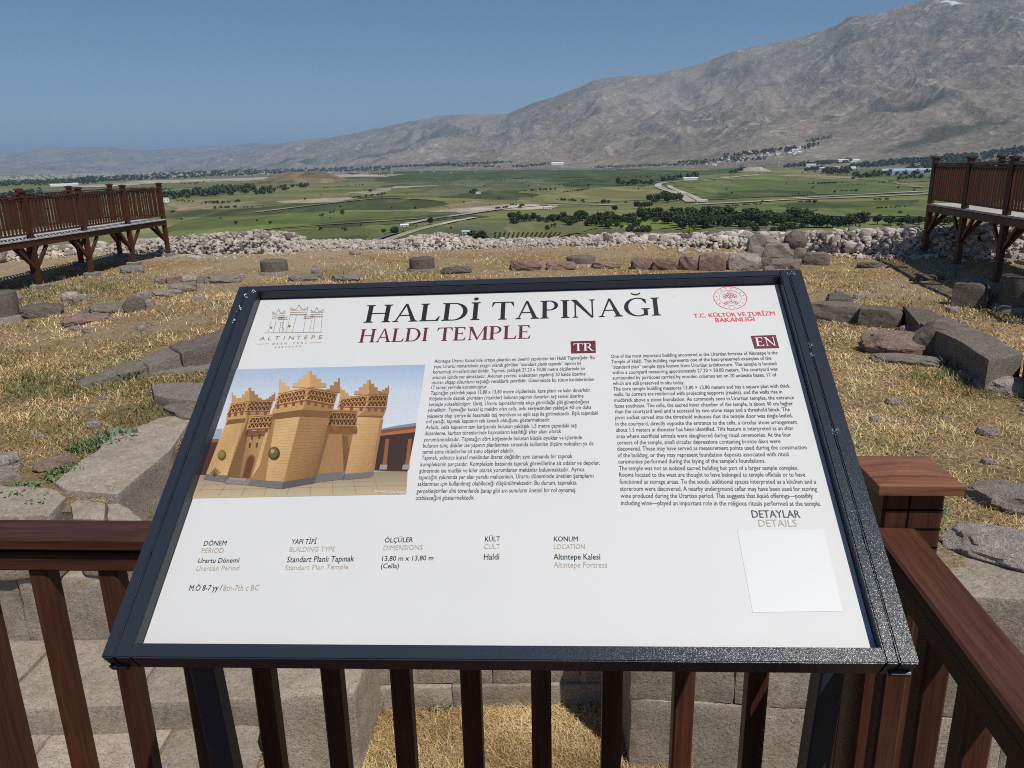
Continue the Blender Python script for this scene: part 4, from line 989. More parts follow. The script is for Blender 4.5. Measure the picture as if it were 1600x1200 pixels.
# ------------------------------------------------------------------ rubble walls on the edge of the hill
RS = [rock_mesh(700 + k, 1, 1, 1, .45, 4, .05, 7) for k in range(10)]
RT_ = [rock_mesh(760 + k, 1, 1, 1, .45, 3, .05, 6) for k in range(10)]
RSm = {}
def rstone(k, mt):
    if (k, mt) not in RSm:
        q = RS[k].copy(); q.materials.clear(); q.materials.append(M[mt]); RSm[(k, mt)] = q
    return RSm[(k, mt)]
def rubble_wall(label, line, n_face, n_small, dark, group=None, lo=.10, hi=.30, facing=True):
    """line: (picture x, y of the foot, y of the crest, ground distance)"""
    L = []
    for px, yb, yt, Y_ in line:
        Y_ = hit(px, yb)[1]; b = at(px, yb, Y=Y_); t = at(px, yt, Y=Y_ + .9); L.append((b[0], Y_, gz(b[0], Y_), t[2]))
    L = np.array(L); s = np.r_[0, np.cumsum(np.hypot(np.diff(L[:, 0]), np.diff(L[:, 1])))]
    root = empty('rubble_wall', (L[0, 0], L[0, 1], L[0, 2]), label, 'wall', group)
    u = np.linspace(0, s[-1], int(s[-1] / .12) + 2); X0 = np.interp(u, s, L[:, 0]); Y0 = np.interp(u, s, L[:, 1]); ZB = np.interp(u, s, L[:, 2]); ZT = np.interp(u, s, L[:, 3])
    v = np.linspace(0, 1, 22); prof_y = np.interp(v, [0, .25, .45, .7, 1], [-.1, .05, .7, 1.6, 2.4]); prof_z = np.interp(v, [0, .25, .45, .7, 1], [-.06, .62, 1.0, .8, -.4])
    tap = sstep(0, .6, u) * sstep(0, .6, s[-1] - u)
    Xg = X0[None] + 0 * v[:, None]; Yg_ = Y0[None] + prof_y[:, None]; H = np.maximum(ZT - ZB, .05) * tap
    nz = fbm(Xg * 2.2, Yg_ * 2.2, 4, 5) - .5; Zg = ZB[None] + H[None] * prof_z[:, None] + nz * .42 * (H[None] ** .5) - .05
    nn_ = (fbm(Xg * 5, Yg_ * 5 + Zg * 5, 3, 6) - .5)
    me = np_mesh('rubble_core', np.stack([Xg.ravel(), (Yg_ + nn_ * .3).ravel(), Zg.ravel()], 1), grid_faces(len(u), len(v)), True)
    tag(mob('rubble_core', me, (0, 0, 0), root, M['rubble']), kind='stuff')
    for k in range(n_face):
        t = random.uniform(0, s[-1]); i = np.interp(t, u, np.arange(len(u))); x, y = np.interp(t, u, X0), np.interp(t, u, Y0); h = np.interp(t, u, H); zb = np.interp(t, u, ZB)
        row = random.random() ** .8 if facing else 1
        sc = random.uniform(lo, hi); z = zb + row * h * .8 + .02
        yy = y + np.interp(row * .8, [0, .62, 1], [0, .15, .7])
        if random.random() > dark: yy += random.uniform(.3, 1.0); z = zb + h * .97
        o = mob('stone', rstone(random.randrange(10), random.choice(['stone_dark', 'stone', 'stone'] if random.random() < dark else ['stone_pale', 'rubble', 'rubble'])), (x, yy, z), root)
        o.scale = (sc * 1.25, sc, sc * .85); o.rotation_euler = (random.uniform(-.3, .3), random.uniform(-.3, .3), random.uniform(0, 3.1))
    VV, FF, q = [], [], 0; Fr = [np.array([pp.vertices[:] for pp in r_.polygons]) for r_ in RT_]; Vr = [np.array([vv.co[:] for vv in r_.vertices]) for r_ in RT_]
    for k in range(n_small):
        t = random.uniform(0, s[-1]); x, y = np.interp(t, u, X0), np.interp(t, u, Y0); h = np.interp(t, u, H); zb = np.interp(t, u, ZB); vv = random.random()
        sc = random.uniform(.03, .10) * (1.9 if random.random() < .12 else 1); e = random.randrange(10); a = random.uniform(0, 6.28); R2 = np.array([[math.cos(a), -math.sin(a), 0], [math.sin(a), math.cos(a), 0], [0, 0, 1]])
        P = np.array([x, y + np.interp(vv, v, prof_y) + random.gauss(0, .1), zb + h * np.interp(vv, v, prof_z) + random.uniform(-.03, .08)])
        if vv < .06: P[1] -= random.uniform(0, 1.2); P[2] = gz(P[0], P[1]) + .02
        VV.append((Vr[e] * sc * [1.2, 1, .8]) @ R2.T + P); FF.append(Fr[e] + q); q += len(Vr[e])
    me = np_mesh('small_rubble', np.concatenate(VV), np.concatenate(FF), False); tag(mob('small_rubble', me, (0, 0, 0), root, M['rubble']), kind='stuff')
    for c in root.children:
        if c.name.startswith(('rubble_core', 'small_rubble')): c.location = -WP[root.name]
rubble_wall('low pale rubble wall with square dark facing stones beside the left walkway', [(150, 392, 382, 30.5), (200, 393, 378, 29.6), (270, 396, 372, 28.6), (340, 397, 367, 28.0), (400, 396, 362, 28.0), (440, 395, 366, 28.0), (478, 391, 378, 28.2)], 150, 2400, .6, hi=.26)
rubble_wall('broken stub of pale rubble wall far left under the walkway', [(-60, 420, 398, 26), (20, 408, 392, 27.5), (120, 398, 384, 29.5), (170, 394, 384, 30.5)], 40, 500, .4)
rubble_wall('pale rubble heap on the hill edge behind the middle column base', [(470, 387, 383, 29), (540, 388, 382, 29), (600, 389, 381, 28.6), (640, 390, 374, 28.4), (685, 390, 366, 28.3), (725, 389, 374, 28.4), (770, 387, 382, 28.6), (860, 384, 382, 29.5), (960, 382, 379, 30)], 70, 2300, .3, hi=.24)
rubble_wall('long pale rubble wall running from the boulder pile to the right edge', [(930, 380, 374, 30.5), (975, 380, 370, 30), (1060, 384, 372, 29.3), (1110, 386, 367, 28.5), (1180, 390, 366, 27.8), (1260, 393, 366, 26.8), (1330, 396, 364, 25.3), (1400, 397, 361, 23.8), (1470, 399, 358, 22.3), (1550, 402, 357, 20.8), (1640, 406, 356, 19.4), (1720, 410, 356, 18.3)], 240, 5600, .42, hi=.34)

# ------------------------------------------------------------------ grass
def in_poly(P):
    m_ = np.zeros(len(P), bool)
    for pts in NOG:
        q = np.array(pts, float); c = q.mean(0); q = c + (q - c) * .93; x, y = P[:, 0], P[:, 1]; ins = np.zeros(len(P), bool); j = len(q) - 1
        for i in range(len(q)):
            cr = ((q[i, 1] > y) != (q[j, 1] > y)) & (x < (q[j, 0] - q[i, 0]) * (y - q[i, 1]) / (q[j, 1] - q[i, 1] + 1e-12) + q[i, 0]); ins ^= cr; j = i
        m_ |= ins
    return m_
def scatter_tufts(name, n_t, y0, y1, x0, x1, blades, lmin, lmax, wid, gmask=None, label='', pit=False, ylim=None, minh=.2):
    px = rng.uniform(x0, x1, n_t); py = rng.uniform(y0, y1, n_t)
    d = FW[None] + RT[None] * ((px - 800) / F)[:, None] - UP[None] * ((py - 600) / F)[:, None]
    t = ((PITZ if pit else GZ) - EYE[2]) / d[:, 2]; P = EYE + d * t[:, None]
    pm = in_pit(P[:, 0], P[:, 1]); ok = pm if pit else ~pm
    ok &= P[:, 1] < (ylim or 26.5)
    g = green_map(P[:, 0], P[:, 1])
    if gmask is not None: ok &= rng.random(n_t) < gmask(g, P)
    P = P[ok]; g = g[ok]; n_ = len(P); D = np.linalg.norm(P - EYE, axis=1)
    P = np.repeat(P, blades, 0); g = np.repeat(g, blades); D = np.repeat(D, blades); k = len(P)
    sc = np.clip(D / 6.5, .75, 2.6)
    P[:, 0] += rng.normal(0, .045, k) * sc; P[:, 1] += rng.normal(0, .045, k) * sc; P[:, 2] = ground(P[:, 0], P[:, 1]) - .004
    kp = ~in_poly(P); P, g, sc = P[kp], g[kp], sc[kp]; k = len(P)
    a = rng.uniform(0, 2 * np.pi, k); isg = rng.random(k) < g * .8
    til = np.where(isg, rng.uniform(.4, 1.2, k), np.clip(rng.normal(1.27, .20, k), minh, 1.53)); Ln = rng.uniform(lmin, lmax, k) * (1 + .7 * (rng.random(k) < .06)) * np.sqrt(sc) * (1 + .15 * isg)
    dr = np.stack([np.cos(a) * np.sin(til), np.sin(a) * np.sin(til), np.cos(til)], 1)
    sd = np.stack([-np.sin(a), np.cos(a), 0 * a], 1); w_ = wid * sc * rng.uniform(.6, 1.5, k)
    tip = P + dr * Ln[:, None]; mid = P + dr * Ln[:, None] * .5 + np.array([0, 0, 1]) * (Ln * .14)[:, None]
    V = np.stack([P - sd * w_[:, None], P + sd * w_[:, None], mid + sd * w_[:, None] * .7, mid - sd * w_[:, None] * .7, tip], 1).reshape(-1, 3)
    i = np.arange(k)[:, None] * 5; Fc = np.concatenate([i + [[0, 1, 2]], i + [[0, 2, 3]], i + [[3, 2, 4]]])
    me = np_mesh(name, V, Fc, False); tone = np.clip(.46 + .27 * rng.normal(size=k) + 1.3 * (fbm(P[:, 0] * .9, P[:, 1] * .9, 4, 90) - .5) + .5 * (fbm(P[:, 0] * 5, P[:, 1] * 5, 2, 91) - .5), 0, 1)
    for nm, arr in (('tone', tone), ('green', isg.astype(float))):
        at_ = me.attributes.new(nm, 'FLOAT', 'POINT'); at_.data.foreach_set('value', np.repeat(arr, 5).astype(np.float32))
    return tag(mob(name, me, (0, 0, 0), None, M['blades']), label, 'grass', kind='stuff')
bare = lambda g, P: np.clip(-.80 + 2.5 * fbm(P[:, 0] * .9, P[:, 1] * .9, 4, 12) + .5 * (fbm(P[:, 0] * 4, P[:, 1] * 4, 2, 15) - .5) + g, .08, 1) * (1 - .7 * soil_map(P[:, 0], P[:, 1]))
scatter_tufts('dry_grass', 34000, 392, 620, -250, 1850, 6, .035, .09, .0022, bare, 'short dry straw coloured grass over the courtyard')
scatter_tufts('dry_grass', 46000, 560, 1000, -250, 1850, 7, .025, .10, .0018, bare, 'trampled straw and green tufts close to the temple walls')
scatter_tufts('dry_grass', 5000, 1040, 1260, 420, 1080, 8, .04, .12, .0014, None, 'matted straw on the floor of the stone recess', pit=True)
VV, FF, q = [], [], 0; Fr = [np.array([pp.vertices[:] for pp in r_.polygons]) for r_ in RT_]; Vr = [np.array([vv.co[:] for vv in r_.vertices]) for r_ in RT_]
for k in range(2600):
    P = at(random.uniform(-150, 1750), random.uniform(395, 900) if random.random() < .6 else random.uniform(395, 520), z=GZ); x, y = P[0] + random.gauss(0, .2), P[1] + random.gauss(0, .2)
    if in_poly(np.array([[x, y, 0]]))[0] or in_pit(np.array([x]), np.array([y]))[0]: continue
    sc = random.uniform(.012, .035) * (3 if random.random() < .05 else 1) * (1 + y / 16); e = k % 10
    VV.append(Vr[e] * sc * [1.3, 1, .7] + [x, y, gz(x, y) + sc * .15]); FF.append(Fr[e] + q); q += len(Vr[e])
tag(mob('gravel', np_mesh('gravel', np.concatenate(VV), np.concatenate(FF), False), mat=M['stone_pale']), 'pebbles and stone chips strewn in the grass', 'gravel', kind='stuff')
def weed(px, py, r_, n_, h, label, mat='weed', wdt=.012):
    P = hit(px, py); k = n_; g = np.random.default_rng(int(px)); V = []; Fc = []
    for i in range(k):
        a = g.uniform(0, 6.28); rr = r_ * math.sqrt(g.random()); b = np.array([rr * math.cos(a), rr * math.sin(a), 0]); t2 = g.uniform(.2, 1.2); a2 = g.uniform(0, 6.28); L_ = h * g.uniform(.5, 1.2)
        dd = np.array([math.cos(a2) * math.sin(t2), math.sin(a2) * math.sin(t2), math.cos(t2)]); s_ = np.array([-math.sin(a2), math.cos(a2), .3]) * wdt * g.uniform(.6, 1.6)
        m_ = b + dd * L_ * .5; e = b + dd * L_ - np.array([0, 0, L_ * .2]); q = len(V); V += [b, m_ + s_, e, m_ - s_]; Fc.append([q, q + 1, q + 2, q + 3])
    tag(mob('weed', np_mesh('weed', V, Fc, False), (P[0], P[1], gz(P[0], P[1])), None, M[mat]), label, 'weed')
weed(182, 690, .22, 260, .14, 'greyish thistle weed above the big corner block', 'weed_grey')
weed(143, 700, .20, 300, .10, 'bright green leafy weed left of the thistle')
weed(108, 742, .22, 220, .08, 'flat green weed beside the flat wall slab')
weed(28, 768, .18, 200, .07, 'low green weed at the left edge of the wall')
weed(200, 585, .2, 120, .10, 'small dark green weed in the grass left of the slabs')
weed(1425, 790, .13, 260, .08, 'green weed patch right of the corner post')
weed(1505, 578, .22, 160, .22, 'tall thin weed with yellow tips under the fallen beam', 'weed_grey', .006)
weed(1552, 470, .4, 220, .3, 'dry yellow green weeds right of the cube shaped block', 'weed_grey', .01)
weed(1240, 498, .35, 160, .2, 'green tuft beside the sign right edge')
weed(1460, 820, .08, 30, .30, 'single thin dry stalk by the right railing', 'weed_grey', .003)
weed(690, 1100, .12, 120, .10, 'green tuft at the foot of the recess wall')
weed(100, 985, .12, 60, .08, 'dry tuft on the ledge behind the left balusters', 'weed_grey')
#@@PART3

# ------------------------------------------------------------------ information sign
SX = np.array([0.9970, -0.0743, 0.0206]); SX /= np.linalg.norm(SX)
SY = np.array([0.0497, 0.8230, 0.5659]); SY -= SX * (SX @ SY); SY /= np.linalg.norm(SY)
SN = np.cross(SX, SY); SO = np.array([-0.5281, 0.8409, 1.0082])
SM = Matrix([[SX[i], SY[i], SN[i], SO[i]] for i in range(3)] + [[0, 0, 0, 1]])
BD = -0.0195
def onplane(px, py, d=BD):
    r = ray(px, py); o = SO + SN * d; t = ((o - EYE) @ SN) / (r @ SN); p_ = EYE + r * t - SO; return np.array([p_ @ SX, p_ @ SY])
sign = empty('information_sign', (0.0, 1.1, 0.0), 'large slanted information board in a dark grey metal frame', 'sign')
BACK = SM.to_euler()
def onsign(name, me, mat=None, parent=sign, d=0.0):
    if mat is not None and not me.materials: me.materials.append(mat)
    o = bpy.data.objects.new(name, me); COL.objects.link(o); o.parent = parent; p_ = SO + SN * d
    if parent is sign: o.location = Vector(p_) - Vector((0.0, 1.1, 0.0)); o.rotation_euler = BACK
    else: o.location = (0, 0, d - parent['_d'])
    o['_d'] = d; return o
# powder-coated metal: fine sparkle comes from tiny facets of the coating
n = N('powder_coated_metal'); p = n.pos(kind='obj')
v1 = n.n('ShaderNodeTexVoronoi'); v1.inputs['Scale'].default_value = 2300; n.l(p, v1.inputs['Vector'])
vn = n.n('ShaderNodeVectorMath', operation='SUBTRACT'); n.l(v1.outputs['Color'], vn.inputs[0]); vn.inputs[1].default_value = (.5, .5, .5)
vs = n.n('ShaderNodeVectorMath', operation='SCALE'); n.l(vn.outputs[0], vs.inputs[0]); vs.inputs['Scale'].default_value = 0.23
ge = n.n('ShaderNodeNewGeometry'); va = n.n('ShaderNodeVectorMath', operation='ADD'); n.l(ge.outputs['Normal'], va.inputs[0]); n.l(vs.outputs[0], va.inputs[1])
vz = n.n('ShaderNodeVectorMath', operation='NORMALIZE'); n.l(va.outputs[0], vz.inputs[0]); n.l(vz.outputs[0], n.b.inputs['Normal'])
M['metal'] = n.done((0.024, 0.030, 0.042), 0.24, 0.0, 0.24)
M['metal_smooth'] = plain_mat('painted_steel_tube', (0.022, 0.030, 0.042), 0.38)
n = N('white_board'); p = n.pos(kind='obj'); a = n.noise(p, 700, 2, 0.6); n.bump(a, 0.06, 0.0004)
M['board'] = n.done(n.ramp(n.noise(p, 5, 4), [(.3, (0.553, 0.55, 0.542)), (.7, (0.58, 0.577, 0.568))]), 0.55)
FX0, FX1, FY0, FY1 = .038, .9625, .0190, .6630
def sbox(bm, x0, x1, y0, y1, z0, z1):
    vs_ = [bm.verts.new(c) for c in [(x0, y0, z0), (x1, y0, z0), (x1, y1, z0), (x0, y1, z0), (x0, y0, z1), (x1, y0, z1), (x1, y1, z1), (x0, y1, z1)]]
    for f in ((0, 3, 2, 1), (4, 5, 6, 7), (0, 1, 5, 4), (1, 2, 6, 5), (2, 3, 7, 6), (3, 0, 4, 7)): bm.faces.new([vs_[i] for i in f])
def bar(name, x0, x1, y0, y1, z0, z1, mat='metal', bev=.0016, miter=None):
    bm = bmesh.new(); sbox(bm, x0, x1, y0, y1, z0, z1); bmesh.ops.bevel(bm, geom=bm.edges[:], offset=bev, segments=2, affect='EDGES')
    me = bpy.data.meshes.new(name); bm.to_mesh(me); bm.free(); return onsign(name, me, M[mat])
T0 = -.036
# side rails are two folded strips with a slit between them, welded together here and there
for sx0, sx1, lab in ((0.0, FX0, 'l'), (FX1, 1.0, 'r')):
    mid_ = sx0 + .0168 if lab == 'l' else sx0 + .0150
    bar('frame_bar', sx0, mid_ - .0006, 0.0, .679, T0, 0.0); bar('frame_bar', mid_ + .0006, sx1, .0, .679, T0, -.0004)
    bm = bmesh.new(); sbox(bm, mid_ - .0006, mid_ + .0006, .01, .67, T0 + .002, -.004)
    for a, b in ((0, .026), (.145, .172), (.305, .335), (.478, .50), (.62, .679)): sbox(bm, mid_ - .0008, mid_ + .0008, max(a, .001), min(b, .678), T0 + .004, .0002)
    me = bpy.data.meshes.new('weld'); bm.to_mesh(me); bm.free(); onsign('weld', me, M['metal'])
bar('frame_bar', FX0 + .0002, FX1 - .0002, 0.0, FY0, T0, -.0002); bar('frame_bar', FX0 + .0002, FX1 - .0002, FY1, .679, T0, -.0002)
bar('back_plate', .012, .988, .012, .667, T0 - .003, T0 - .0005, 'metal_smooth', .0008)
for k, (x, y) in enumerate([(.012, -.004), (.985, -.004)]): bar('corner_tab', x - .012, x + .012, -.004, .0, T0 + .001, T0 + .012, 'metal_smooth', .001)
board = bar('board', FX0 + .0004, FX1 - .0004, FY0 + .0004, FY1 - .0004, T0 + .002, BD, 'board', .0004)
# weld spatter and scratched corners
bm = bmesh.new(); g = np.random.default_rng(4)
for (cx, cy) in ((.018, .655), (.030, .664), (.017, .62), (.015, .59), (.975, .668), (.985, .668), (.978, .50), (.9785, .48), (.98, .335), (.975, .33)):
    for k in range(9):
        x, y = cx + g.normal(0, .0022), cy + g.normal(0, .0035); s_ = g.uniform(.0005, .0013); bmesh.ops.create_icosphere(bm, subdivisions=1, radius=s_, matrix=Matrix.Translation((x, y, 0.0003)))
me = bpy.data.meshes.new('weld_spatter'); bm.to_mesh(me); bm.free(); onsign('weld_spatter', me, plain_mat('bare_spatter', (0.45, 0.45, 0.46), 0.4, .6))
for px_t, px_b, Yt in ((322, 356, 1.13), (1295, 1270, 1.07)):
    a = at(px_t, 1040, Y=Yt); r = ray(px_b, 1200); b = EYE + r * (a[0] / r[0]); u = (b - a) / (b - a)[2]
    top = a + u * .14; bot = a - u * a[2]; beam('leg', bot, top, .040, .040, M['metal_smooth'], sign, .003, side=(0, 1, 0))
    f = mob('foot_plate', box_mesh(.12, .12, .006, .001).copy(), (bot[0], bot[1], .004), sign); f.data.materials.clear(); f.data.materials.append(M['metal_smooth'])
    t_ = a + u * .10; f = mob('bracket', box_mesh(.05, .10, .05, .003).copy(), t_ + np.array([0, .0, -.0]), sign); f.data.materials.clear(); f.data.materials.append(M['metal_smooth'])

def ink(name, c, r=.45): return plain_mat(name, c, r)
INK = {'black': ink('black_ink', (0.012, 0.012, 0.014)), 'grey': ink('dark_grey_ink', (0.055, 0.055, 0.06)), 'maroon': ink('maroon_ink', (0.115, 0.012, 0.022)),
       'gold': ink('gold_ink', (0.33, 0.27, 0.19)), 'red': ink('red_ink', (0.62, 0.055, 0.075)), 'white': ink('white_ink', (0.66, 0.66, 0.66)), 'brown': ink('brown_ink', (0.22, 0.14, 0.07)), 'pale': ink('pale_backing', (0.585, 0.588, 0.59))}
def text_arrays(s, bold=0.0, sp=1.0):
    cu = bpy.data.curves.new('lettering', 'FONT'); cu.body = s; cu.size = 1.0; cu.resolution_u = 2; cu.offset = bold; cu.space_character = sp
    o = bpy.data.objects.new('lettering', cu); COL.objects.link(o); bpy.context.view_layer.update()
    me = bpy.data.meshes.new_from_object(o.evaluated_get(bpy.context.evaluated_depsgraph_get())); me.calc_loop_triangles()
    V = np.array([v.co[:2] for v in me.vertices]); Fc = np.array([t.vertices[:] for t in me.loop_triangles])
    bpy.data.objects.remove(o); bpy.data.curves.remove(cu); bpy.data.meshes.remove(me); return V, Fc
CAPH = float(text_arrays('H')[0][:, 1].max())
class Ink:
    """collects flat printed shapes of one colour lying on the board"""
    def __init__(s, name, mat, d=.0004): s.V, s.F, s.n, s.name, s.mat, s.d = [], [], 0, name, mat, d
    def add(s, V, Fc, dz=0.0):
        V = np.asarray(V, float); Fc = np.asarray(Fc)
        nrm = 0.0
        for f in Fc[:1]:
            a, b, c = V[f[0]], V[f[1]], V[f[2]]; nrm = (b[0] - a[0]) * (c[1] - a[1]) - (b[1] - a[1]) * (c[0] - a[0])
        if nrm < 0: Fc = Fc[:, ::-1]
        s.V.append(np.c_[V, np.full(len(V), dz)]); s.F.append(Fc + s.n); s.n += len(V)
    def text(s, st, a, b, h, bold=0.0, sp=1.0):
        """a, b: picture points where the baseline starts and ends; h: letter size in metres"""
        V, Fc = text_arrays(st, min(bold, 0), sp); A_, B_ = onplane(*a), onplane(*b); w_ = V[:, 0].max() - V[:, 0].min(); L = np.hypot(*(B_ - A_))
        V = V.copy(); V[:, 0] = (V[:, 0] - V[:, 0].min()) * L / w_; V[:, 1] *= h; u = (B_ - A_) / L; q = np.array([-u[1], u[0]])
        for j, dx in enumerate((0,) if bold <= 0 else (0, -bold, bold)): s.add(A_ + (V[:, :1] + dx * h) * u + V[:, 1:] * q, Fc, j * .00003)
    def poly(s, pts, dz=0.0):
        """simple polygon in sign coordinates"""
        bm = bmesh.new(); f = bm.faces.new([bm.verts.new((x, y, 0)) for x, y in pts]); bmesh.ops.triangulate(bm, faces=[f]); bm.verts.index_update()
        V = np.array([v.co[:2] for v in bm.verts]); Fc = np.array([[v.index for v in q.verts] for q in bm.faces]); bm.free()
        if f is not None: s.add(V, Fc, dz)
    def stroke(s, pts, w_, dz=0.0):
        for a, b in zip(pts, pts[1:]):
            a, b = np.array(a), np.array(b); u = (b - a) / max(np.hypot(*(b - a)), 1e-9); q = np.array([-u[1], u[0]]) * w_ / 2; s.add([a - q, b - q, b + q, a + q], [[0, 1, 2], [0, 2, 3]], dz)
    def ring(s, c, r, w_, asp=1.0, n_=48, dz=0.0):
        t = np.linspace(0, 2 * np.pi, n_ + 1); s.stroke([(c[0] + r * math.cos(a), c[1] + r * asp * math.sin(a)) for a in t], w_, dz)
    def done(s, parent=board):
        me = np_mesh(s.name, np.concatenate(s.V), np.concatenate(s.F), False); return onsign(s.name, me, INK[s.mat], parent, BD + s.d)
board['_d'] = 0.0
# serif capitals, cap height 1
def arc(cx, cy, rx, ry, a0, a1, n_=16): return [(cx + rx * math.cos(math.radians(a0 + (a1 - a0) * k / n_)), cy + ry * math.sin(math.radians(a0 + (a1 - a0) * k / n_))) for k in range(n_ + 1)]
def R4(x0, y0, x1, y1): return [(x0, y0), (x1, y0), (x1, y1), (x0, y1)]
K, Tn, Sf = .165, .056, .036
def serif(x0, x1, y, top): return [(x0 - .085, y), (x1 + .085, y), (x1 + .085, y + (-Sf if top else Sf) * .8), (x1, y + (-Sf if top else Sf) * 2.0), (x0, y + (-Sf if top else Sf) * 2.0), (x0 - .085, y + (-Sf if top else Sf) * .8)]
def stem(x, w_=K, t=True, b=True):
    r = [R4(x, 0, x + w_, 1)]
    if t: r.append(serif(x, x + w_, 1, True))
    if b: r.append(serif(x, x + w_, 0, False))
    return r
def strip(o, i): return [[o[k], o[k + 1], i[k + 1], i[k]] for k in range(len(o) - 1)]
def bowl(x, y0, y1, rx, k=K):
    cy = (y0 + y1) / 2; ry = (y1 - y0) / 2; return strip(arc(x, cy, rx, ry, -90, 90), arc(x, cy, rx - k, ry - Tn * .9, -90, 90))
def G_(ch):
    if ch == 'H': return .98, stem(.10) + stem(.73) + [R4(.25, .48, .73, .48 + Tn)]
    if ch in 'Iİ': return .36, stem(.10) + ([arc(.175, 1.20, .085, .085, 0, 350)] if ch == 'İ' else [])
    if ch == 'L': return .76, stem(.10) + [R4(.25, 0, .70, Tn), [(.70, 0), (.745, .27), (.715, .27), (.60, Tn)]]
    if ch == 'D': return .98, stem(.10, b=True) + [R4(.25, 0, .42, Tn), R4(.25, 1 - Tn, .42, 1)] + bowl(.42, 0, 1, .50)
    if ch == 'P': return .74, stem(.10) + [R4(.25, 1 - Tn, .36, 1), R4(.25, .44, .36, .44 + Tn)] + bowl(.36, .44, 1, .335, .14)
    if ch == 'R': return .92, stem(.10) + [R4(.25, 1 - Tn, .36, 1), R4(.25, .46, .36, .46 + Tn)] + bowl(.36, .46, 1, .335, .14) + [[(.38, .48), (.54, .48), (.86, .03), (.98, .03), (.98, 0), (.72, 0)]]
    if ch == 'T': return .86, stem(.355, t=False) + [R4(.03, 1 - Tn, .83, 1), [(.03, 1), (.0, .74), (.03, .74), (.12, 1 - Tn)], [(.83, 1), (.86, .74), (.83, .74), (.74, 1 - Tn)]]
    if ch == 'A': return .92, [[(.42, 1.02), (.50, 1.02), (.17, .03), (.115, .03)], [(.42, 1.02), (.50, 1.02), (.86, .03), (.69, .03)], R4(.235, .33, .66, .33 + Tn), serif(.11, .17, 0, False), serif(.69, .85, 0, False)]
    if ch == 'N': return .98, [R4(.145, 0, .145 + Tn, 1), R4(.79, 0, .79 + Tn, 1), [(.02, 1), (.23, 1), (.842, .0), (.80, -.03), (.77, -.02)], serif(.145, .197, 0, False), serif(.79, .842, 1, True), [(.0, 1), (.16, 1), (.16, .965), (.0, .975)]]
    if ch == 'M': return 1.14, [R4(.14, 0, .14 + Tn, 1), [(.08, 1), (.27, 1), (.58, .14), (.54, -.01)], [(.93, 1), (.98, 1), (.575, .0), (.54, -.01), (.56, .13)], R4(.90, 0, .90 + K, 1), serif(.14, .192, 0, False), serif(.90, 1.05, 0, False), [(.02, 1), (.2, 1), (.2, .965), (.02, .975)], [(.93, 1), (1.12, 1), (1.12, .97), (.95, .965)]]
    if ch == 'E': return .74, stem(.10) + [R4(.25, 0, .66, Tn), R4(.25, 1 - Tn, .64, 1), R4(.25, .48, .52, .48 + Tn), [(.66, 0), (.71, .25), (.68, .25), (.57, Tn)], [(.64, 1), (.66, .77), (.63, .77), (.55, 1 - Tn)], R4(.50, .40, .53, .62)]
    if ch == 'Ğ': return 1.0, strip(arc(.56, .5, .52, .52, 50, 310, 26), arc(.56, .5, .36, .465, 50, 310, 26)) + [R4(.76, .03, .91, .42), serif(.76, .91, .42, True), [(.86, .93), (.89, .70), (.86, .70), (.74, .86)], [(.56, .0), (.85, .07), (.85, .12), (.6, .03)], ] + strip(arc(.52, 1.36, .20, .20, 200, 340, 12), arc(.52, 1.39, .18, .15, 200, 340, 12))
    return .42, []
def serif_line(I, st, a, b, h):
    x = 0; L = []
    for ch in st: w_, ps = G_(ch); L.append((x, ps)); x += w_ + .035
    tot = x - .035 - .08; A_, B_ = onplane(*a), onplane(*b); u = (B_ - A_); l = np.hypot(*u); u = u / l; q = np.array([-u[1], u[0]]); s_ = l / tot; k = 0
    for x, ps in L:
        for p_ in ps: I.poly([tuple(A_ + u * (x + px_ - .02) * s_ + q * py_ * h) for px_, py_ in p_], k % 5 * .00004); k += 1
def capheight(a, b): return np.hypot(*(onplane(*a) - onplane(*b)))

ch_ = capheight((580, 504.5), (581, 477.5))
I = Ink('title_lettering', 'black'); serif_line(I, 'HALDİ', (568, 504.5), (747, 500), ch_); I.done()
I = Ink('title_lettering', 'black'); serif_line(I, 'TAPINAĞI', (768, 500), (1031, 493), ch_); I.done()
ch_ = capheight((566, 535.5), (568, 515))
I = Ink('subtitle_lettering', 'maroon'); serif_line(I, 'HALDI', (560, 535.5), (666, 533), ch_); I.done()
I = Ink('subtitle_lettering', 'maroon'); serif_line(I, 'TEMPLE', (682, 533), (828, 529), ch_); I.done()
I = Ink('language_plate', 'maroon'); I.poly([onplane(*q) for q in ((892.5, 552.5), (931, 551.5), (930.5, 532.5), (891.5, 533.5))]); I.done(); I = Ink('language_plate', 'maroon'); I.poly([onplane(*q) for q in ((1179, 545), (1217.5, 544), (1212, 523.5), (1173, 525))]); I.done()
I = Ink('language_letters', 'white', .0008); serif_line(I, 'TR', (896.5, 549), (926.5, 548.5), capheight((897, 549), (897, 537))); I.done(); I = Ink('language_letters', 'white', .0008); serif_line(I, 'EN', (1182, 541.5), (1213, 540.5), capheight((1182, 541.5), (1180, 528))); I.done()

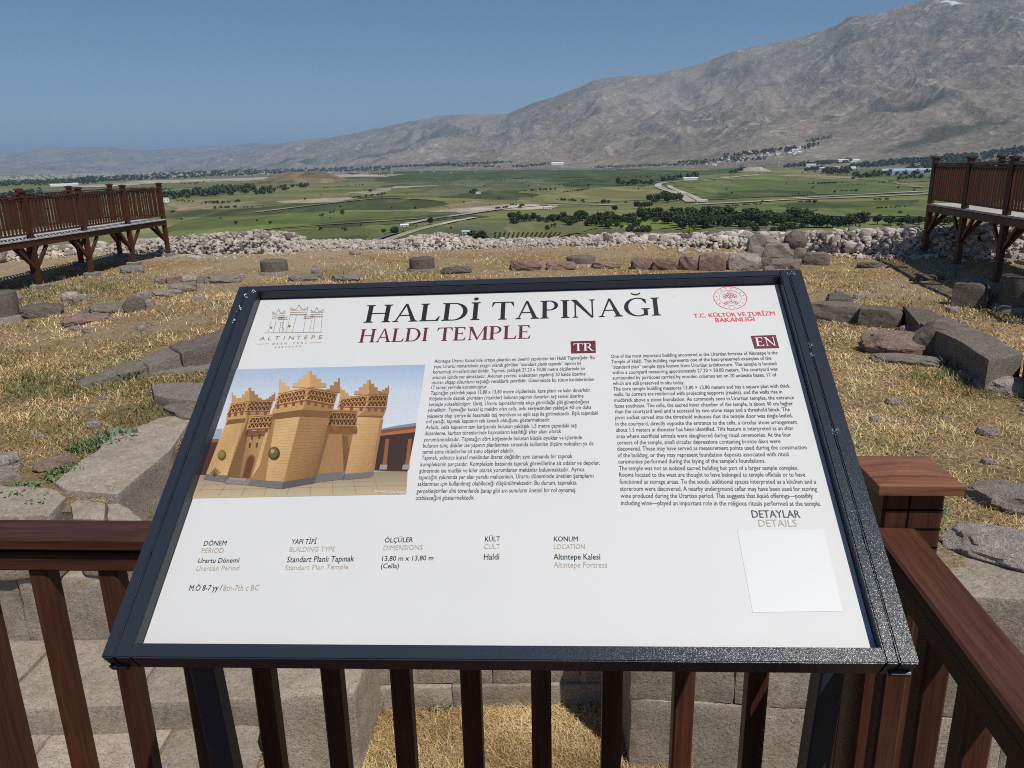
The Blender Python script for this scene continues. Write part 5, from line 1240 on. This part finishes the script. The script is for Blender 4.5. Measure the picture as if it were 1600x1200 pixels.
TRT = [(172,155,1285,128,"Altıntepe Urartu Kalesi’nde ortaya çıkarılan en önemli yapılardan biri Haldi Tapınağıdır. Bu"),
(168,192,1190,168,"yapı, Urartu mimarisinde yaygın olarak görülen “standart planlı tapınak” tipinin iyi"),
(163,230,1222,205,"korunmuş örneklerinden biridir. Tapınak, yaklaşık 27,20 x 30,00 metre ölçülerinde bir"),
(158,268,1222,242,"avlunun içinde yer almaktadır. Avlunun çevresi, andezitten yapılmış 20 kaide üzerine"),
(153,303,1280,280,"oturan ahşap sütunların taşıdığı revaklarla çevrilidir. Günümüzde bu sütun kaidelerinden"),
(150,338,540,332,"17 tanesi yerinde korunmuştur."),
(146,377,1260,355,"Tapınağın çekirdek yapısı 13,80 x 13,80 metre ölçülerinde, kare planlı ve kalın duvarlıdır."),
(138,416,1208,396,"Köşelerinde destek çıkıntıları (rizalitler) bulunan yapının duvarları taş temel üzerine"),
(133,456,1248,436,"kerpiçle yükseltilmiştir. Giriş, Urartu tapınaklarında sıkça görüldüğü gibi güneydoğuya"),
(126,495,1262,475,"yöneliktir. Tapınağın kutsal iç mekânı olan cella, avlu seviyesinden yaklaşık 40 cm daha"),
(120,537,1308,515,"yüksekte olup içeriye iki basamaklı taş merdiven ve eşik taşı ile girilmektedir. Eşik taşındaki"),
(116,575,978,562,"mil yatağı, tapınak kapısının tek kanatlı olduğunu göstermektedir."),
(110,616,1160,602,"Avluda, cella kapısının tam karşısında bulunan yaklaşık 1,5 metre çapındaki taş"),
(104,658,1053,642,"düzenleme, kurban törenlerinde hayvanların kesildiği altar alanı olarak"),
(98,702,1198,685,"yorumlanmaktadır. Tapınağın dört köşesinde bulunan küçük oyuklar ve içlerinde"),
(92,744,1278,727,"bulunan tunç diskler ise yapının planlanması sırasında kullanılan ölçüm noktaları ya da"),
(87,786,727,778,"temel atma ritüellerine ait sunu objeleri olabilir."),
(82,828,1132,816,"Tapınak, yalnızca kutsal mekândan ibaret değildir; aynı zamanda bir tapınak"),
(75,874,1322,862,"kompleksinin parçasıdır. Kompleksin batısında tapınak görevlilerine ait odalar ve depolar,"),
(67,918,1214,908,"güneyinde ise mutfak ve kiler olarak yorumlanan mekânlar bulunmaktadır. Ayrıca"),
(62,964,1278,952,"tapınağın yakınında yer alan yeraltı mahzeninin, Urartu döneminde üretilen şarapların"),
(55,1010,1160,1000,"saklanması için kullanılmış olabileceği düşünülmektedir. Bu durum, tapınakta"),
(48,1060,1152,1052,"gerçekleştirilen dini törenlerde şarap gibi sıvı sunuların önemli bir rol oynamış"),
(42,1108,452,1105,"olabileceğini göstermektedir.")]
ENT = [(52,203,972,182,"One of the most important building uncovered in the Urartian fortress of Altıntepe is the"),
(55,232,938,212,"Temple of Haldi. This building represents one of the best-preserved examples of the"),
(57,262,966,242,"“standard plan” temple type known from Urartian architecture. The temple is located"),
(60,292,972,272,"within a courtyard measuring approximately 27.20 × 30.00 meters. The courtyard was"),
(62,322,966,304,"surrounded by porticoes carried by wooden columns set on 20 andesite bases, 17 of"),
(63,352,458,347,"which are still preserved in situ today."),
(65,383,1040,366,"The core temple building measures 13.80 × 13.80 meters and has a square plan with thick"),
(68,413,998,398,"walls. Its corners are reinforced with projecting supports (risalits), and the walls rise in"),
(70,445,1063,430,"mudbrick above a stone foundation. As commonly seen in Urartian temples, the entrance"),
(72,477,1058,463,"faces southeast. The cella, the sacred inner chamber of the temple, is about 40 cm higher"),
(74,508,1040,496,"than the courtyard level and is accessed by two stone steps and a threshold block. The"),
(76,541,1055,530,"pivot socket carved into the threshold indicates that the temple door was single-leafed."),
(78,576,1080,566,"In the courtyard, directly opposite the entrance to the cella, a circular stone arrangement"),
(80,610,1060,600,"about 1.5 meters in diameter has been identified. This feature is interpreted as an altar"),
(83,645,1048,636,"area where sacrificial animals were slaughtered during ritual ceremonies. At the four"),
(85,680,988,672,"corners of the temple, small circular depressions containing bronze discs were"),
(87,714,1133,706,"discovered. These may have served as measurement points used during the construction"),
(90,750,1033,744,"of the building, or they may represent foundation deposits associated with ritual"),
(93,785,905,780,"ceremonies performed during the laying of the temple's foundations."),
(96,822,1087,820,"The temple was not an isolated sacred building but part of a larger temple complex."),
(98,858,1125,857,"Rooms located to the west are thought to have belonged to temple officials or to have"),
(100,896,1185,896,"functioned as storage areas. To the south, additional spaces interpreted as a kitchen and a"),
(103,935,1190,936,"storeroom were discovered. A nearby underground cellar may have been used for storing"),
(106,974,1167,975,"wine produced during the Urartian period. This suggests that liquid offerings—possibly"),
(108,1014,1212,1018,"including wine—played an important role in the religious rituals performed at the temple.")]
for nm, T_, sc, ox, oy in (('turkish_text', TRT, 4.444, 640, 530), ('english_text', ENT, 3.53, 940, 500)):
    I = Ink(nm, 'grey'); A_ = onplane(ox + T_[0][0] / sc, oy + T_[0][1] / sc); B_ = onplane(ox + T_[-1][0] / sc, oy + T_[-1][1] / sc); pitch = (A_[1] - B_[1]) / (len(T_) - 1); h = pitch * .64 / CAPH
    for x0, y0, x1, y1, st in T_:
        f = .26 * h / .001 * .36   # middle of the letters down to the baseline
        dy = 2.2 if nm == 'turkish_text' else 2.1
        I.text(st, (ox + x0 / sc, oy + y0 / sc + dy), (ox + x1 / sc, oy + y1 / sc + dy), h, .006)
    I.done()
g_, h_ = 'black', 'gold'
def cap_h(y, s=9.0): a, b = onplane(600, y), onplane(600, y - s); return (a - b)[1] * -1 / CAPH
for I, st, x0, x1, y, s in [(g_, 'DÖNEM', 318, 353, 852.5, 7.5), (h_, 'PERIOD', 314, 349, 864, 7.5), (g_, 'Urartu Dönemi', 309, 373, 879.5, 7.5), (h_, 'Urartian Period', 306, 373, 891.5, 7.5), (g_, 'M.Ö 8-7 yy /', 295, 346, 923, 9), (h_, '8th-7th c BC', 348, 404, 923, 9),
        (g_, 'YAPI TİPİ', 455, 494, 850, 7.5), (h_, 'BUILDING TYPE', 452, 523, 862, 7.5), (g_, 'Standart Planlı Tapınak', 448, 553, 878, 9), (h_, 'Standart Plan Temple', 445, 544, 890, 7.5),
        (g_, 'ÖLÇÜLER', 601, 645, 847.5, 7.5), (h_, 'DIMENSIONS', 599, 660, 859.5, 7.5), (g_, '13,80 m x 13,80 m', 597, 677, 876, 7.5), (g_, '(Cella)', 595, 623, 888, 7.5),
        (g_, 'KÜLT', 758, 781, 846, 7.5), (h_, 'CULT', 756.5, 781, 858, 7.5), (g_, 'Haldi', 756, 780, 874.5, 9),
        (g_, 'KONUM', 865.5, 903, 846, 7.5), (h_, 'LOCATION', 865.5, 914, 858, 7.5), (g_, 'Altıntepe Kalesi', 865, 938, 874.5, 9), (h_, 'Altıntepe Fortress', 865, 949, 887, 9),
        (g_, 'DETAYLAR', 1175.5, 1251, 809, 11), (h_, 'DETAILS', 1186, 1246, 823, 10.5)]:
    bold_ = I == 'black'; I = Ink('caption_lettering', I); sl_ = (0 if x0 > 800 else -.9 * (x1 - x0) / 60); I.text(st, (x0, y - sl_ * .5), (x1, y + sl_ * .5), cap_h(y, s), .008 if bold_ else -.004); I.done()
I = Ink('ministry_lettering', 'red'); I.text('T.C. KÜLTÜR VE TURİZM', (1084.5, 496.5), (1211, 492.5), cap_h(495, 5.6), .020); I.text('BAKANLIĞI', (1118.5, 503.6), (1179.5, 501.6), cap_h(503, 6.0), .020); I.done()
# round emblem: two rings, sixteen small stars, a knotted tree
def crop(px_, py_): return onplane(1050 + px_ / 6.4, 430 + py_ / 6.4)
I = Ink('emblem', 'red'); c = crop(582, 227); rx = np.hypot(*(crop(745, 224) - crop(418, 230))) / 2; ry = np.hypot(*(crop(590, 340) - crop(575, 116))) / 2; asp = ry / rx
I.ring(c, rx, .0011, asp); I.ring(c, rx * .67, .0006, asp)
for k in range(16):
    t = math.radians(k * 22.5 + 11); q = c + np.array([math.cos(t), asp * math.sin(t)]) * rx * .835; I.poly([tuple(q + .0016 * (1 if j % 2 == 0 else .45) * np.array([math.cos(math.pi * j / 5), math.sin(math.pi * j / 5)])) for j in range(10)])
def dia(cx, cy, r): p_ = [(cx + r, cy), (cx, cy + r * asp), (cx - r, cy), (cx, cy - r * asp), (cx + r, cy)]; I.stroke(p_, .00065, .00004)
r = rx * .115
for x, y in ((0, 4.1), (-1.5, 2.9), (1.5, 2.9), (0, 2.5), (-3, 2.0), (3, 2.0), (-2.1, .9), (2.1, .9), (-.8, 1.2), (.8, 1.2), (-3.2, .4), (3.2, .4), (-2, -3.6), (0, -3.6), (2, -3.6), (-3, -4.1), (3, -4.1)): dia(c[0] + x * r * .95, c[1] + y * r * .95 * asp, r * .95)
for dx in (-.25, .25): I.stroke([(c[0] + dx * r, c[1] + .8 * r), (c[0] + dx * r * 1.8, c[1] - 3.2 * r)], .0007)
I.done()
# castle logo drawn in thin gold lines
def cl(px_, py_): return onplane(280 + px_ / 3.333, 440 + py_ / 3.333)
I = Ink('site_logo', 'brown')
def ln(*p_, w_=.0007): I.stroke([cl(*q) for q in p_], w_)
ln((443, 268), (745, 264), w_=.0008)
for a, b in (((480, 205), (462, 267)), ((505, 205), (490, 267)), ((545, 200), (535, 267)), ((580, 172), (558, 266)), ((612, 175), (588, 266)), ((660, 172), (647, 265)), ((690, 200), (680, 265)), ((708, 185), (697, 265)), ((745, 182), (738, 264))): ln(a, b)
for x0, x1, yb, yt in ((484, 549, 190, 170), (578, 668, 172, 150), (684, 748, 182, 162)):
    w_ = x1 - x0; ln((x0, yb), (x1, yb - 2), w_=.0012); ln((x0 + 2, yt), (x1 + 2, yt - 2)); ln((x0 + 1, (yb + yt) / 2), (x1 + 1, (yb + yt) / 2 - 2), w_=.0011)
    ln((x0 + 2, yt), (x0 + 4, yt - 14), (x0 + w_ * .18, yt - 3), (x0 + w_ * .36, yt - 6), (x0 + w_ * .52, yt - 28), (x0 + w_ * .66, yt - 8), (x0 + w_ * .84, yt - 4), (x1 + 2, yt - 18), (x1 + 2, yt), w_=.0009)
    for k in range(7): ln((x0 + w_ * k / 7, yb + 7), (x0 + w_ * (k + .4) / 7, yb - 1), w_=.0007)
for x0, x1, y in ((517, 566, 198), (650, 700, 192)): ln((x0, y), (x1, y - 2), w_=.0012); ln((x0, y - 12), (x1, y - 14), w_=.0010); [ln((x0 + k * 8, y), (x0 + k * 8 + 4, y - 12), w_=.0007) for k in range(6)]
for cx, cy, r in ((479, 240, 6), (574, 232, 7)): I.poly([tuple(cl(cx + r * math.cos(t), cy + r * math.sin(t))) for t in np.linspace(0, 5.9, 12)])
I.stroke([cl(523 + 0 * t, 266) for t in (0,)] + [cl(533 + 10 * math.cos(t), 248 - 12 * math.sin(t)) for t in np.linspace(math.pi, 0, 8)] + [cl(541, 266)], .0007)
for a in ((530, 216), (540, 216), (529, 228), (540, 228)): I.poly([tuple(cl(a[0] + dx, a[1] + dy)) for dx, dy in ((-2, -4), (2, -4), (1, 4), (-2, 4))])
ln((405, 326), (468, 324), w_=.0005); ln((674, 320), (740, 318), w_=.0005); I.done()
I = Ink('logo_lettering', 'brown')
def sp_text(st, a, b, h):
    A_, B_ = onplane(*a), onplane(*b); k = len(st)
    for i, ch in enumerate(st):
        if ch == ' ': continue
        V, Fc = text_arrays(ch); c0 = A_ + (B_ - A_) * (i + .5) / k; w_ = np.hypot(*(B_ - A_)) / k; cw = V[:, 0].max() - V[:, 0].min(); s_ = min(h * 1.15, w_ * .72 / max(cw, .3)); V = V - [(V[:, 0].max() + V[:, 0].min()) / 2, 0]; I.add(V * [s_, h] + c0, Fc)
sp_text('ALTINTEPE', (404, 532), (506, 529.5), .0125); sp_text('ÖREN YERİ', (424, 538.8), (481, 537), .0060); sp_text('ERZİNCAN', (428, 544), (471, 542), .0045); I.done()
# pale square where the photograph has its code
I = Ink('pale_sticker', 'pale'); I.poly([onplane(*q) for q in ((1176, 957), (1317, 955), (1287, 827), (1152, 828))]); I.done()
# small stains and a hairline on the board
I = Ink('smudge', 'grey')
for x, y, r in ((414, 476, 1.2), (418, 479, .8), (430, 475, 1.2), (1051, 464, 1.0), (1052, 461, .9), (590, 470, 1.0), (611, 848, .6), (900, 490, .7), (1208, 477, 1.5), (1213, 475, 1.2), (540, 900, .5), (1104, 640, .5), (452, 800, .6)):
    c = onplane(x, y); I.poly([tuple(c + r * .00042 * np.array([math.cos(t), 1.3 * math.sin(t)])) for t in np.linspace(0, 5.4, 7)])
I.done()

# printed picture of the temple: one flat print with its own colours
n = N('picture_print'); a_ = n.n('ShaderNodeVertexColor', layer_name='Col'); gr = n.noise(n.pos(kind='obj'), 900, 3, 0.6); gr2 = n.noise(n.pos((1, 2.5, 1), kind='obj'), 110, 5, 0.7)
M['print'] = n.done(n.mix(1.0, n.mix(.55, a_.outputs[0], n.ramp(gr, [(.35, (.5, .5, .5)), (.65, (1, 1, 1))]), 'MULTIPLY'), n.ramp(gr2, [(.3, (.92, .92, .92)), (.62, (1, 1, 1))]), 'MULTIPLY'), .4)
PV, PF, PCc = [], [], []
def pic(pts, col, lay, cols=None):
    """polygon of the print, in the crop's own picture coordinates; cols = one colour per corner"""
    k = len(PV); uvp = [cl(*q) for q in pts]; A2 = sum(uvp[i][0] * uvp[(i + 1) % len(uvp)][1] - uvp[(i + 1) % len(uvp)][0] * uvp[i][1] for i in range(len(uvp)))
    cs = cols or [col] * len(pts); o = list(range(len(pts))); o = o if A2 > 0 else o[::-1]
    for i in o: PV.append((uvp[i][0], uvp[i][1], lay * .00012)); PCc.append((*lin(cs[i]), 1))
    PF.append(list(range(k, k + len(pts))))
SKY1, SKY2, SKY3 = (168, 184, 205), (196, 204, 214), (214, 214, 214)
pic([(298, 458), (1282, 433), (1262, 580), (250, 600)], None, 0, [SKY1, (158, 178, 204), SKY2, SKY2]); pic([(250, 600), (1262, 580), (1190, 985), (90, 1010)], None, 0, [SKY2, SKY2, SKY3, SKY3])
pic([(90, 1010), (1190, 985), (1183, 1108), (52, 1130)], None, 0, [(150, 134, 112), (146, 128, 104), (186, 166, 134), (190, 170, 138)])
pic([(1040, 770), (1130, 752), (1235, 736), (1228, 800), (1040, 800)], (120, 135, 150), 1); pic([(185, 770), (225, 765), (215, 830), (165, 835)], (150, 165, 180), 1)
pic([(1015, 800), (1232, 775), (1190, 990), (1010, 985)], (62, 42, 34), 2); pic([(1040, 790), (1232, 765), (1230, 785), (1040, 806)], (168, 104, 66), 3); pic([(1045, 775), (1235, 752), (1233, 766), (1043, 792)], (128, 74, 48), 3)
for x in (1062, 1180): pic([(x + 14, 820), (x + 32, 820), (x + 18, 962), (x - 4, 962)], (140, 88, 52), 3); pic([(x - 14, 955), (x + 24, 955), (x + 18, 980), (x - 20, 980)], (150, 146, 140), 4)
pic([(165, 830), (210, 828), (170, 1010), (108, 1008)], (72, 50, 40), 2); pic([(160, 822), (214, 820), (210, 838), (156, 840)], (140, 88, 58), 3)
OC, OCL, OCD, OCS, GRY, GRD = (188, 148, 98), (206, 168, 116), (156, 117, 74), (122, 88, 54), (112, 108, 106), (88, 84, 84)
# bodies, far to near
pic([(770, 760), (930, 760), (870, 1008), (712, 1040)], OCD, 3); pic([(845, 700), (960, 675), (935, 1000), (858, 1010)], OCD, 3)
pic([(845, 690), (985, 668), (1010, 1024), (858, 1030)], OC, 2)
pic([(930, 680), (1065, 675), (1015, 1000), (862, 1010)], None, 4, [OCL, OC, OCD, OC]); pic([(862, 1003), (1015, 992), (1010, 1020), (850, 1036)], GRY, 5)
pic([(345, 780), (490, 770), (380, 1050), (235, 1045)], None, 3, [OCD, OC, OCD, OCS])
pic([(255, 705), (365, 695), (250, 1015), (140, 1005)], None, 4, [OCL, OC, OCL, OC]); pic([(345, 697), (380, 695), (310, 1040), (240, 1045)], OCS, 4)
pic([(140, 1003), (250, 1012), (238, 1048), (128, 1032)], GRY, 5)
pic([(716, 1003), (866, 990), (860, 1030), (700, 1050)], GRY, 5)
pic([(490, 660), (642, 650), (545, 1045), (375, 1035)], None, 5, [OC, OCL, OC, OCL]); pic([(642, 650), (800, 655), (715, 1020), (545, 1045)], None, 5, [OCD, OCD, OCS, OCD])
pic([(375, 1033), (546, 1044), (532, 1082), (360, 1062)], GRY, 6); pic([(546, 1044), (716, 1018), (706, 1052), (532, 1082)], GRD, 6)
pic([(250, 1030), (370, 1040), (360, 1062), (238, 1052)], (130, 126, 124), 6); pic([(262, 1022), (350, 1030), (345, 1040), (258, 1032)], (150, 146, 142), 7)
for q_, l_ in (([(490, 690), (645, 668), (632, 705), (478, 722)], 7), ([(645, 668), (800, 680), (793, 712), (632, 705)], 7), ([(255, 720), (350, 705), (342, 735), (244, 748)], 5), ([(935, 680), (1068, 680), (1062, 712), (925, 706)], 5), ([(350, 780), (486, 772), (476, 806), (340, 812)], 4), ([(768, 764), (930, 766), (926, 798), (762, 794)], 4)): pic(q_, (124, 86, 50), l_)
pic([(420, 960), (490, 690), (505, 690), (450, 1040), (372, 1034)], OCD, 6); pic([(700, 1020), (720, 1016), (806, 700), (790, 700)], OCS, 6); pic([(1000, 990), (1015, 985), (1064, 720), (1048, 720)], OCD, 5)
for q_ in ([(498, 652), (660, 625), (642, 672), (488, 705)], [(250, 700), (345, 684), (350, 712), (244, 724)], [(826, 660), (975, 664), (935, 700), (838, 700)]): pic(q_, OC, 5.6)
for q_ in ([(660, 625), (806, 650), (800, 700), (642, 672)], [(345, 684), (474, 684), (470, 712), (350, 712)], [(975, 664), (1080, 666), (1066, 700), (935, 700)]): pic(q_, OCD, 5.6)
def courses(a, b, c_, d, n_, col, lay):
    for k in range(1, n_):
        t = k / n_; t2 = t + .09 / n_; P_ = [(a[0] + (d[0] - a[0]) * t, a[1] + (d[1] - a[1]) * t), (b[0] + (c_[0] - b[0]) * t, b[1] + (c_[1] - b[1]) * t), (b[0] + (c_[0] - b[0]) * t2, b[1] + (c_[1] - b[1]) * t2), (a[0] + (d[0] - a[0]) * t2, a[1] + (d[1] - a[1]) * t2)]; pic(P_, col, lay)
courses((500, 720), (632, 705), (548, 1040), (452, 1030), 22, (192, 153, 103), 6.5); courses((636, 705), (788, 710), (712, 1015), (549, 1040), 22, (146, 108, 68), 6.5); courses((930, 712), (1046, 716), (1002, 990), (866, 1000), 18, (180, 140, 92), 4.5); courses((246, 748), (338, 740), (252, 1010), (144, 1000), 16, (192, 153, 103), 4.5)
# door, slits, shields
pic([(322, 1022), (345, 930), (360, 905), (380, 898), (398, 912), (398, 935), (372, 1028)], (150, 104, 62), 4); pic([(330, 1022), (352, 935), (366, 912), (380, 906), (391, 916), (390, 938), (366, 1026)], (104, 62, 40), 5)
for x, y in ((382, 812), (420, 808), (370, 856), (407, 854)): pic([(x - 4, y - 14), (x + 6, y - 14), (x + 2, y + 12), (x - 8, y + 12)], (92, 58, 36), 5)
def disc(cx, cy, rx_, ry_, c, lay): pic([(cx + rx_ * math.cos(t), cy + ry_ * math.sin(t)) for t in np.linspace(0, 2 * math.pi, 19)[:-1]], c, lay)
disc(496, 898, 31, 35, (70, 60, 34), 9); disc(492, 892, 24, 27, (106, 94, 54), 10); disc(488, 886, 10, 11, (168, 156, 98), 11); disc(225, 907, 22, 27, (92, 80, 38), 9); disc(222, 902, 16, 20, (132, 118, 62), 10)
for k in range(7): t = k * .45; pic([(185, 1020), (181, 1018), (160 + 9 * k, 972 + abs(k - 3) * 7), (166 + 9 * k, 972 + abs(k - 3) * 7)], (110, 76, 44), 6)
def parapet(bl, br, tr, tl, nt, lay, shade, steps='both', peak=None):
    """band with two rows of dark triangles, beam ends below and stepped corners above"""
    bl, br, tr, tl = map(np.array, (bl, br, tr, tl)); f = lambda s, t: tuple((bl * (1 - s) + br * s) * (1 - t) + (tl * (1 - s) + tr * s) * t)
    c1 = tuple(int(v * shade) for v in (204, 152, 96)); c2 = tuple(int(v * shade) for v in (150, 100, 58)); dk = (66, 44, 30)
    pic([f(0, 0), f(1, 0), f(1, 1), f(0, 1)], c1, lay)
    for r0, r1 in ((.14, .42), (.52, .80)):
        for k in range(nt):
            a, b = .03 + .94 * k / nt, .03 + .94 * (k + 1) / nt; m_ = (a + b) / 2
            pic([f(a + .1 / nt, r0), f(b - .1 / nt, r0), f(m_, r1)], dk, lay + 1); pic([f(m_ + .1 / nt, r1), f(b + .42 / nt if k < nt - 1 else b, r1), f(b, r0 + .08)], dk, lay + 1)
    pic([f(0, -.02), f(1, -.02), f(1, .07), f(0, .07)], c2, lay + 1); pic([f(0, .44), f(1, .44), f(1, .49), f(0, .49)], c2, lay + 1); pic([f(0, .86), f(1, .86), f(1, .92), f(0, .92)], c2, lay + 1)
    k_ = max(3, nt // 2)
    for k in range(k_): s = (k + .5) / k_; q = f(s, -.10); pic([(q[0] - 8, q[1] - 12), (q[0] + 9, q[1] - 12), (q[0] + 6, q[1] + 10), (q[0] - 9, q[1] + 10)], (126, 76, 42), lay + 2)
def crenel(x, yb, sgn, w_, h, lay, c):
    """stepped corner horn rising at x, falling away in direction sgn"""
    pts = [(x, yb), (x, yb - h)]; w_ *= 1.45
    for k in range(4): pts += [(x + sgn * w_ * (k + .45) / 4, yb - h + h * k / 4), (x + sgn * w_ * (k + .45) / 4, yb - h + h * (k + 1) / 4)]
    pic(pts[:-1] + [(x + sgn * w_ * .9, yb)], c, lay)
parapet((350, 775), (480, 768), (490, 690), (368, 700), 6, 6, .95); parapet((768, 758), (925, 762), (930, 672), (788, 668), 7, 6, .82)
parapet((825, 655), (975, 660), (985, 585), (838, 610), 7, 6, .98); parapet((975, 660), (1080, 662), (1092, 580), (985, 585), 5, 6, .82)
parapet((250, 695), (345, 680), (360, 620), (270, 635), 5, 6, 1.0); parapet((345, 680), (475, 680), (495, 615), (360, 620), 6, 6, .85)
parapet((498, 650), (660, 622), (672, 550), (518, 580), 8, 8, 1.03); parapet((660, 622), (808, 648), (830, 575), (672, 550), 8, 8, .86)
for x, yb, sg, w_, h, c in ((838, 612, 1, 50, 62, OC), (990, 590, -1, 60, 75, OC), (990, 590, 1, 50, 75, OCD), (1094, 585, -1, 40, 40, OCD), (275, 640, 1, 40, 60, OC), (368, 625, -1, 45, 70, OC), (368, 625, 1, 50, 70, OCD), (502, 622, -1, 38, 42, OCD)): crenel(x, yb, sg, w_, h, 7, c)
for x, yb, sg, w_, h, c in ((522, 585, 1, 62, 75, OCL), (682, 552, -1, 70, 84, OCL), (682, 552, 1, 66, 84, OC), (838, 580, -1, 58, 74, OCD)): crenel(x, yb, sg, w_, h, 9, c)
for k in range(9): pic([(80 + k * 120, 1120 - k * 2), (84 + k * 120, 1120 - k * 2), (150 + k * 108, 1045 - k * 3), (147 + k * 108, 1045 - k * 3)], (150, 132, 106), 1)
for y in (1060, 1085): pic([(70, y), (1185, y - 25), (1185, y - 22), (70, y + 3)], (160, 142, 114), 1)
me = bpy.data.meshes.new('printed_picture'); me.from_pydata(PV, [], PF); ca = me.color_attributes.new('Col', 'FLOAT_COLOR', 'POINT'); ca.data.foreach_set('color', np.array(PCc, np.float32).ravel())
onsign('printed_picture', me, M['print'], board, BD + .0004)
I = Ink('picture_credit', 'white', .0008); I.text('Rekonstrüksiyon çizimi / Rendering', (585.5, 769), (634, 771), .0055); I.done()
for o in COL.objects:
    if '_d' in o.keys(): del o['_d']

# ------------------------------------------------------------------ haze
hb = bmesh.new(); bmesh.ops.create_cube(hb, size=1.0); me = bpy.data.meshes.new('haze'); hb.to_mesh(me); hb.free()
hz = bpy.data.materials.new('haze_air'); hz.use_nodes = True; t = hz.node_tree; t.nodes.clear(); ou = t.nodes.new('ShaderNodeOutputMaterial'); pv = t.nodes.new('ShaderNodeVolumePrincipled')
pv.inputs['Density'].default_value = 3.3e-5; pv.inputs['Color'].default_value = (0.42, 0.65, 1.0, 1); pv.inputs['Anisotropy'].default_value = 0.2
t.links.new(pv.outputs[0], ou.inputs['Volume'])
top = max(max((v.co.z for v in o.data.vertices), default=0) for o in COL.objects if o.name in ('mountain', 'distant_mountain_range')) + 40
bot = -400.0
o = mob('haze', me, (0, 0, (top + bot) / 2), None, hz); o.scale = (125000, 125000, top - bot); tag(o, kind='stuff')
